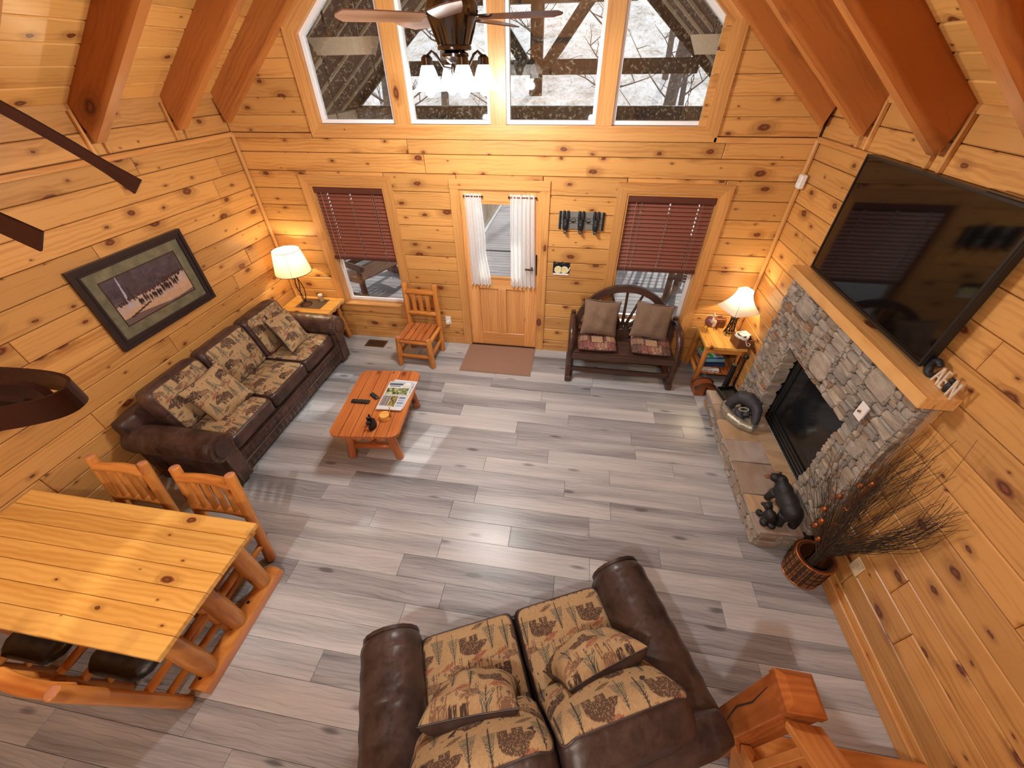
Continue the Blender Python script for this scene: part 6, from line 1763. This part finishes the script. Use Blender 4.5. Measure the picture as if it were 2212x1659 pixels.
ime = G().box((.15, 0, .006), (.14, .035, .006), .002).box((.215, 0, .006), (.05, .07, .005), .002).mesh('blade_iron'); ime.materials.append(M_CHROME)
for k in range(5):
    Mb = RZ(66 + 72 * k) @ RX(12)
    b = link('blade', bme, None, fan, Mb); link('blade_iron', ime, None, b)
M_FROST = emit('frosted_glass_shade', (1, .97, .92, 1), 1.6)
M_BULBF = emit('fan_bulb', (1, .96, .9, 1), 6)
for k in range(4):
    a = math.radians(28 + 90 * k); ca_, sa_ = math.cos(a), math.sin(a); R = .18
    arm = G().tube([(.03 * ca_, .03 * sa_, -.235), (.08 * ca_, .08 * sa_, -.225), (.12 * ca_, .12 * sa_, -.165), (.145 * ca_, .145 * sa_, -.15), (R * ca_, R * sa_, -.175)], .008, 8).obj('light_arm', M_CHROME, fan, smooth=60)
    G().lathe([(.016, -.165), (.034, -.18), (.036, -.215), (.03, -.222)], 18).obj('socket_cup', M_CHROME, arm, T(R * ca_, R * sa_, 0), smooth=40)
    G().lathe([(.036, -.215), (.046, -.235), (.060, -.275), (.078, -.315), (.104, -.338), (.106, -.342)], 24, cap=False).obj('glass_shade', M_FROST, arm, T(R * ca_, R * sa_, 0), smooth=60)
    G().sphere((R * ca_, R * sa_, -.338), (.034, .034, .038), 12, 8).obj('bulb', M_BULBF, arm, smooth=60)
    point_light('fan_light', (R * ca_, R * sa_, -.415), FAN_W / 4, (1, .98, .95), .035, fan)
# ------------------------------------------------------------------ iron chandelier near the loft
cd = thing('iron_chandelier', 'dark bronze strap-iron chandelier hanging close to the loft rail', 'chandelier', (-1.32, .27, 2.62))
def strap(nm, pts, w, t, up=(0, 0, 1), flare=0):
    P = [Vector(p) for p in pts]; V = []; F = []; n = len(P)
    for i in range(n):
        tg = (P[min(i + 1, n - 1)] - P[max(i - 1, 0)]).normalized(); u = Vector(up); s = tg.cross(u).normalized(); u = s.cross(tg)
        ww = w * (1 + flare * max(0, (i / (n - 1) - .85) / .15))
        for (a, b) in ((-1, -1), (1, -1), (1, 1), (-1, 1)): V.append(P[i] + s * (a * t / 2) + u * (b * ww / 2))
    for i in range(n - 1):
        for k in range(4): l = (k + 1) % 4; F.append((4 * i + k, 4 * i + l, 4 * i + 4 + l, 4 * i + 4 + k))
    F += [(3, 2, 1, 0), tuple(4 * (n - 1) + k for k in range(4))]
    return G().raw(V, F).obj(nm, M_BRONZE, cd, smooth=35)
ax = Vector((.955, .28, -.07)).normalized(); pn = Vector((-ax.y, ax.x, 0)).normalized()
def hull(s, side, up): return tuple(ax * s + pn * side + Vector((0, 0, up)))
loop = []
for k in range(81):
    a = 2 * math.pi * k / 80; c, s_ = math.cos(a), math.sin(a)
    loop.append(hull(.455 * math.copysign(abs(c) ** .75, c), .078 * math.copysign(abs(s_) ** .8, s_), 0))
strap('outer_band', loop, .046, .006)
for sd in (-.034, .012): strap('inner_bar', [hull(.40 * math.sin(math.pi / 2 * t), sd * (1 - .25 * abs(t) ** 4), .012 - .02 * max(0, abs(t) - .8) / .2) for t in [i / 12 - 1 for i in range(25)]], .034, .014)
strap('cross_bar', [hull(0, -.078, .0), hull(0, .078, 0)], .04, .012)
strap('upper_strap', [(.33 - .28 * (1 - t), .546 - .10 * (1 - t), .225 + .325 * (1 - t) - .07 * (1 - t) ** 2) for t in [i / 16 for i in range(17)]], .024, .006, flare=.6)
strap('upper_strap', [(.31 - .36 * (1 - t), .325 - .09 * (1 - t), .178 + .30 * (1 - t) - .05 * (1 - t) ** 2) for t in [i / 16 for i in range(17)]], .042, .006, flare=.1)
strap('upper_strap', [(-.15 + .0 * t, .22 - .2 * t, .43 - .4 * t) for t in [i / 8 for i in range(9)]], .03, .006, up=(1, 0, 0))
G().cyl((-.05, .12, .36), (-.05, .12, 2.0), .008).obj('hanging_rod', M_BRONZE, cd)
G().lathe([(.02, .30), (.06, .33), (.06, .40), (.02, .44)], 16).obj('crown', M_BRONZE, cd, T(-.05, .12, 0), smooth=40)
G().tube([(-.05, .12, .36), (-.03, .06, .2), (0, 0, .03)], .007, 6).obj('stay', M_BRONZE, cd)
G().tube([(-.05, .12, .36), (.0, .26, .44), (.05, .445, .48)], .007, 6).obj('stay', M_BRONZE, cd)
# fill lamps added out of view behind the camera: domes above and under the loft
def dome(loc, label, w):
    d = thing('fill_dome_light', label, 'added fill light', loc)
    G().lathe([(.14, 0), (.13, -.04), (.09, -.075), (.03, -.09)], 24).obj('glass_dome', M_FROST, d, smooth=50)
    G().lathe([(.15, .015), (.15, -.008)], 24).obj('trim_ring', M_BRONZE, d)
    point_light('dome_fill', (0, 0, -.16), w, (1, .98, .95), .1, d)
dome((-2.3, -1.9, 2.245), 'added dome fill light under the loft beyond the dining table', LOFT_FILL_W * .2)
dome((.2, -1.9, 2.245), 'added dome fill light under the loft beyond the loveseat', LOFT_FILL_W * .2)
dome((XC, -1.5, 4.86), 'added dome fill light under the ridge above the loft', LOFT_FILL_W)
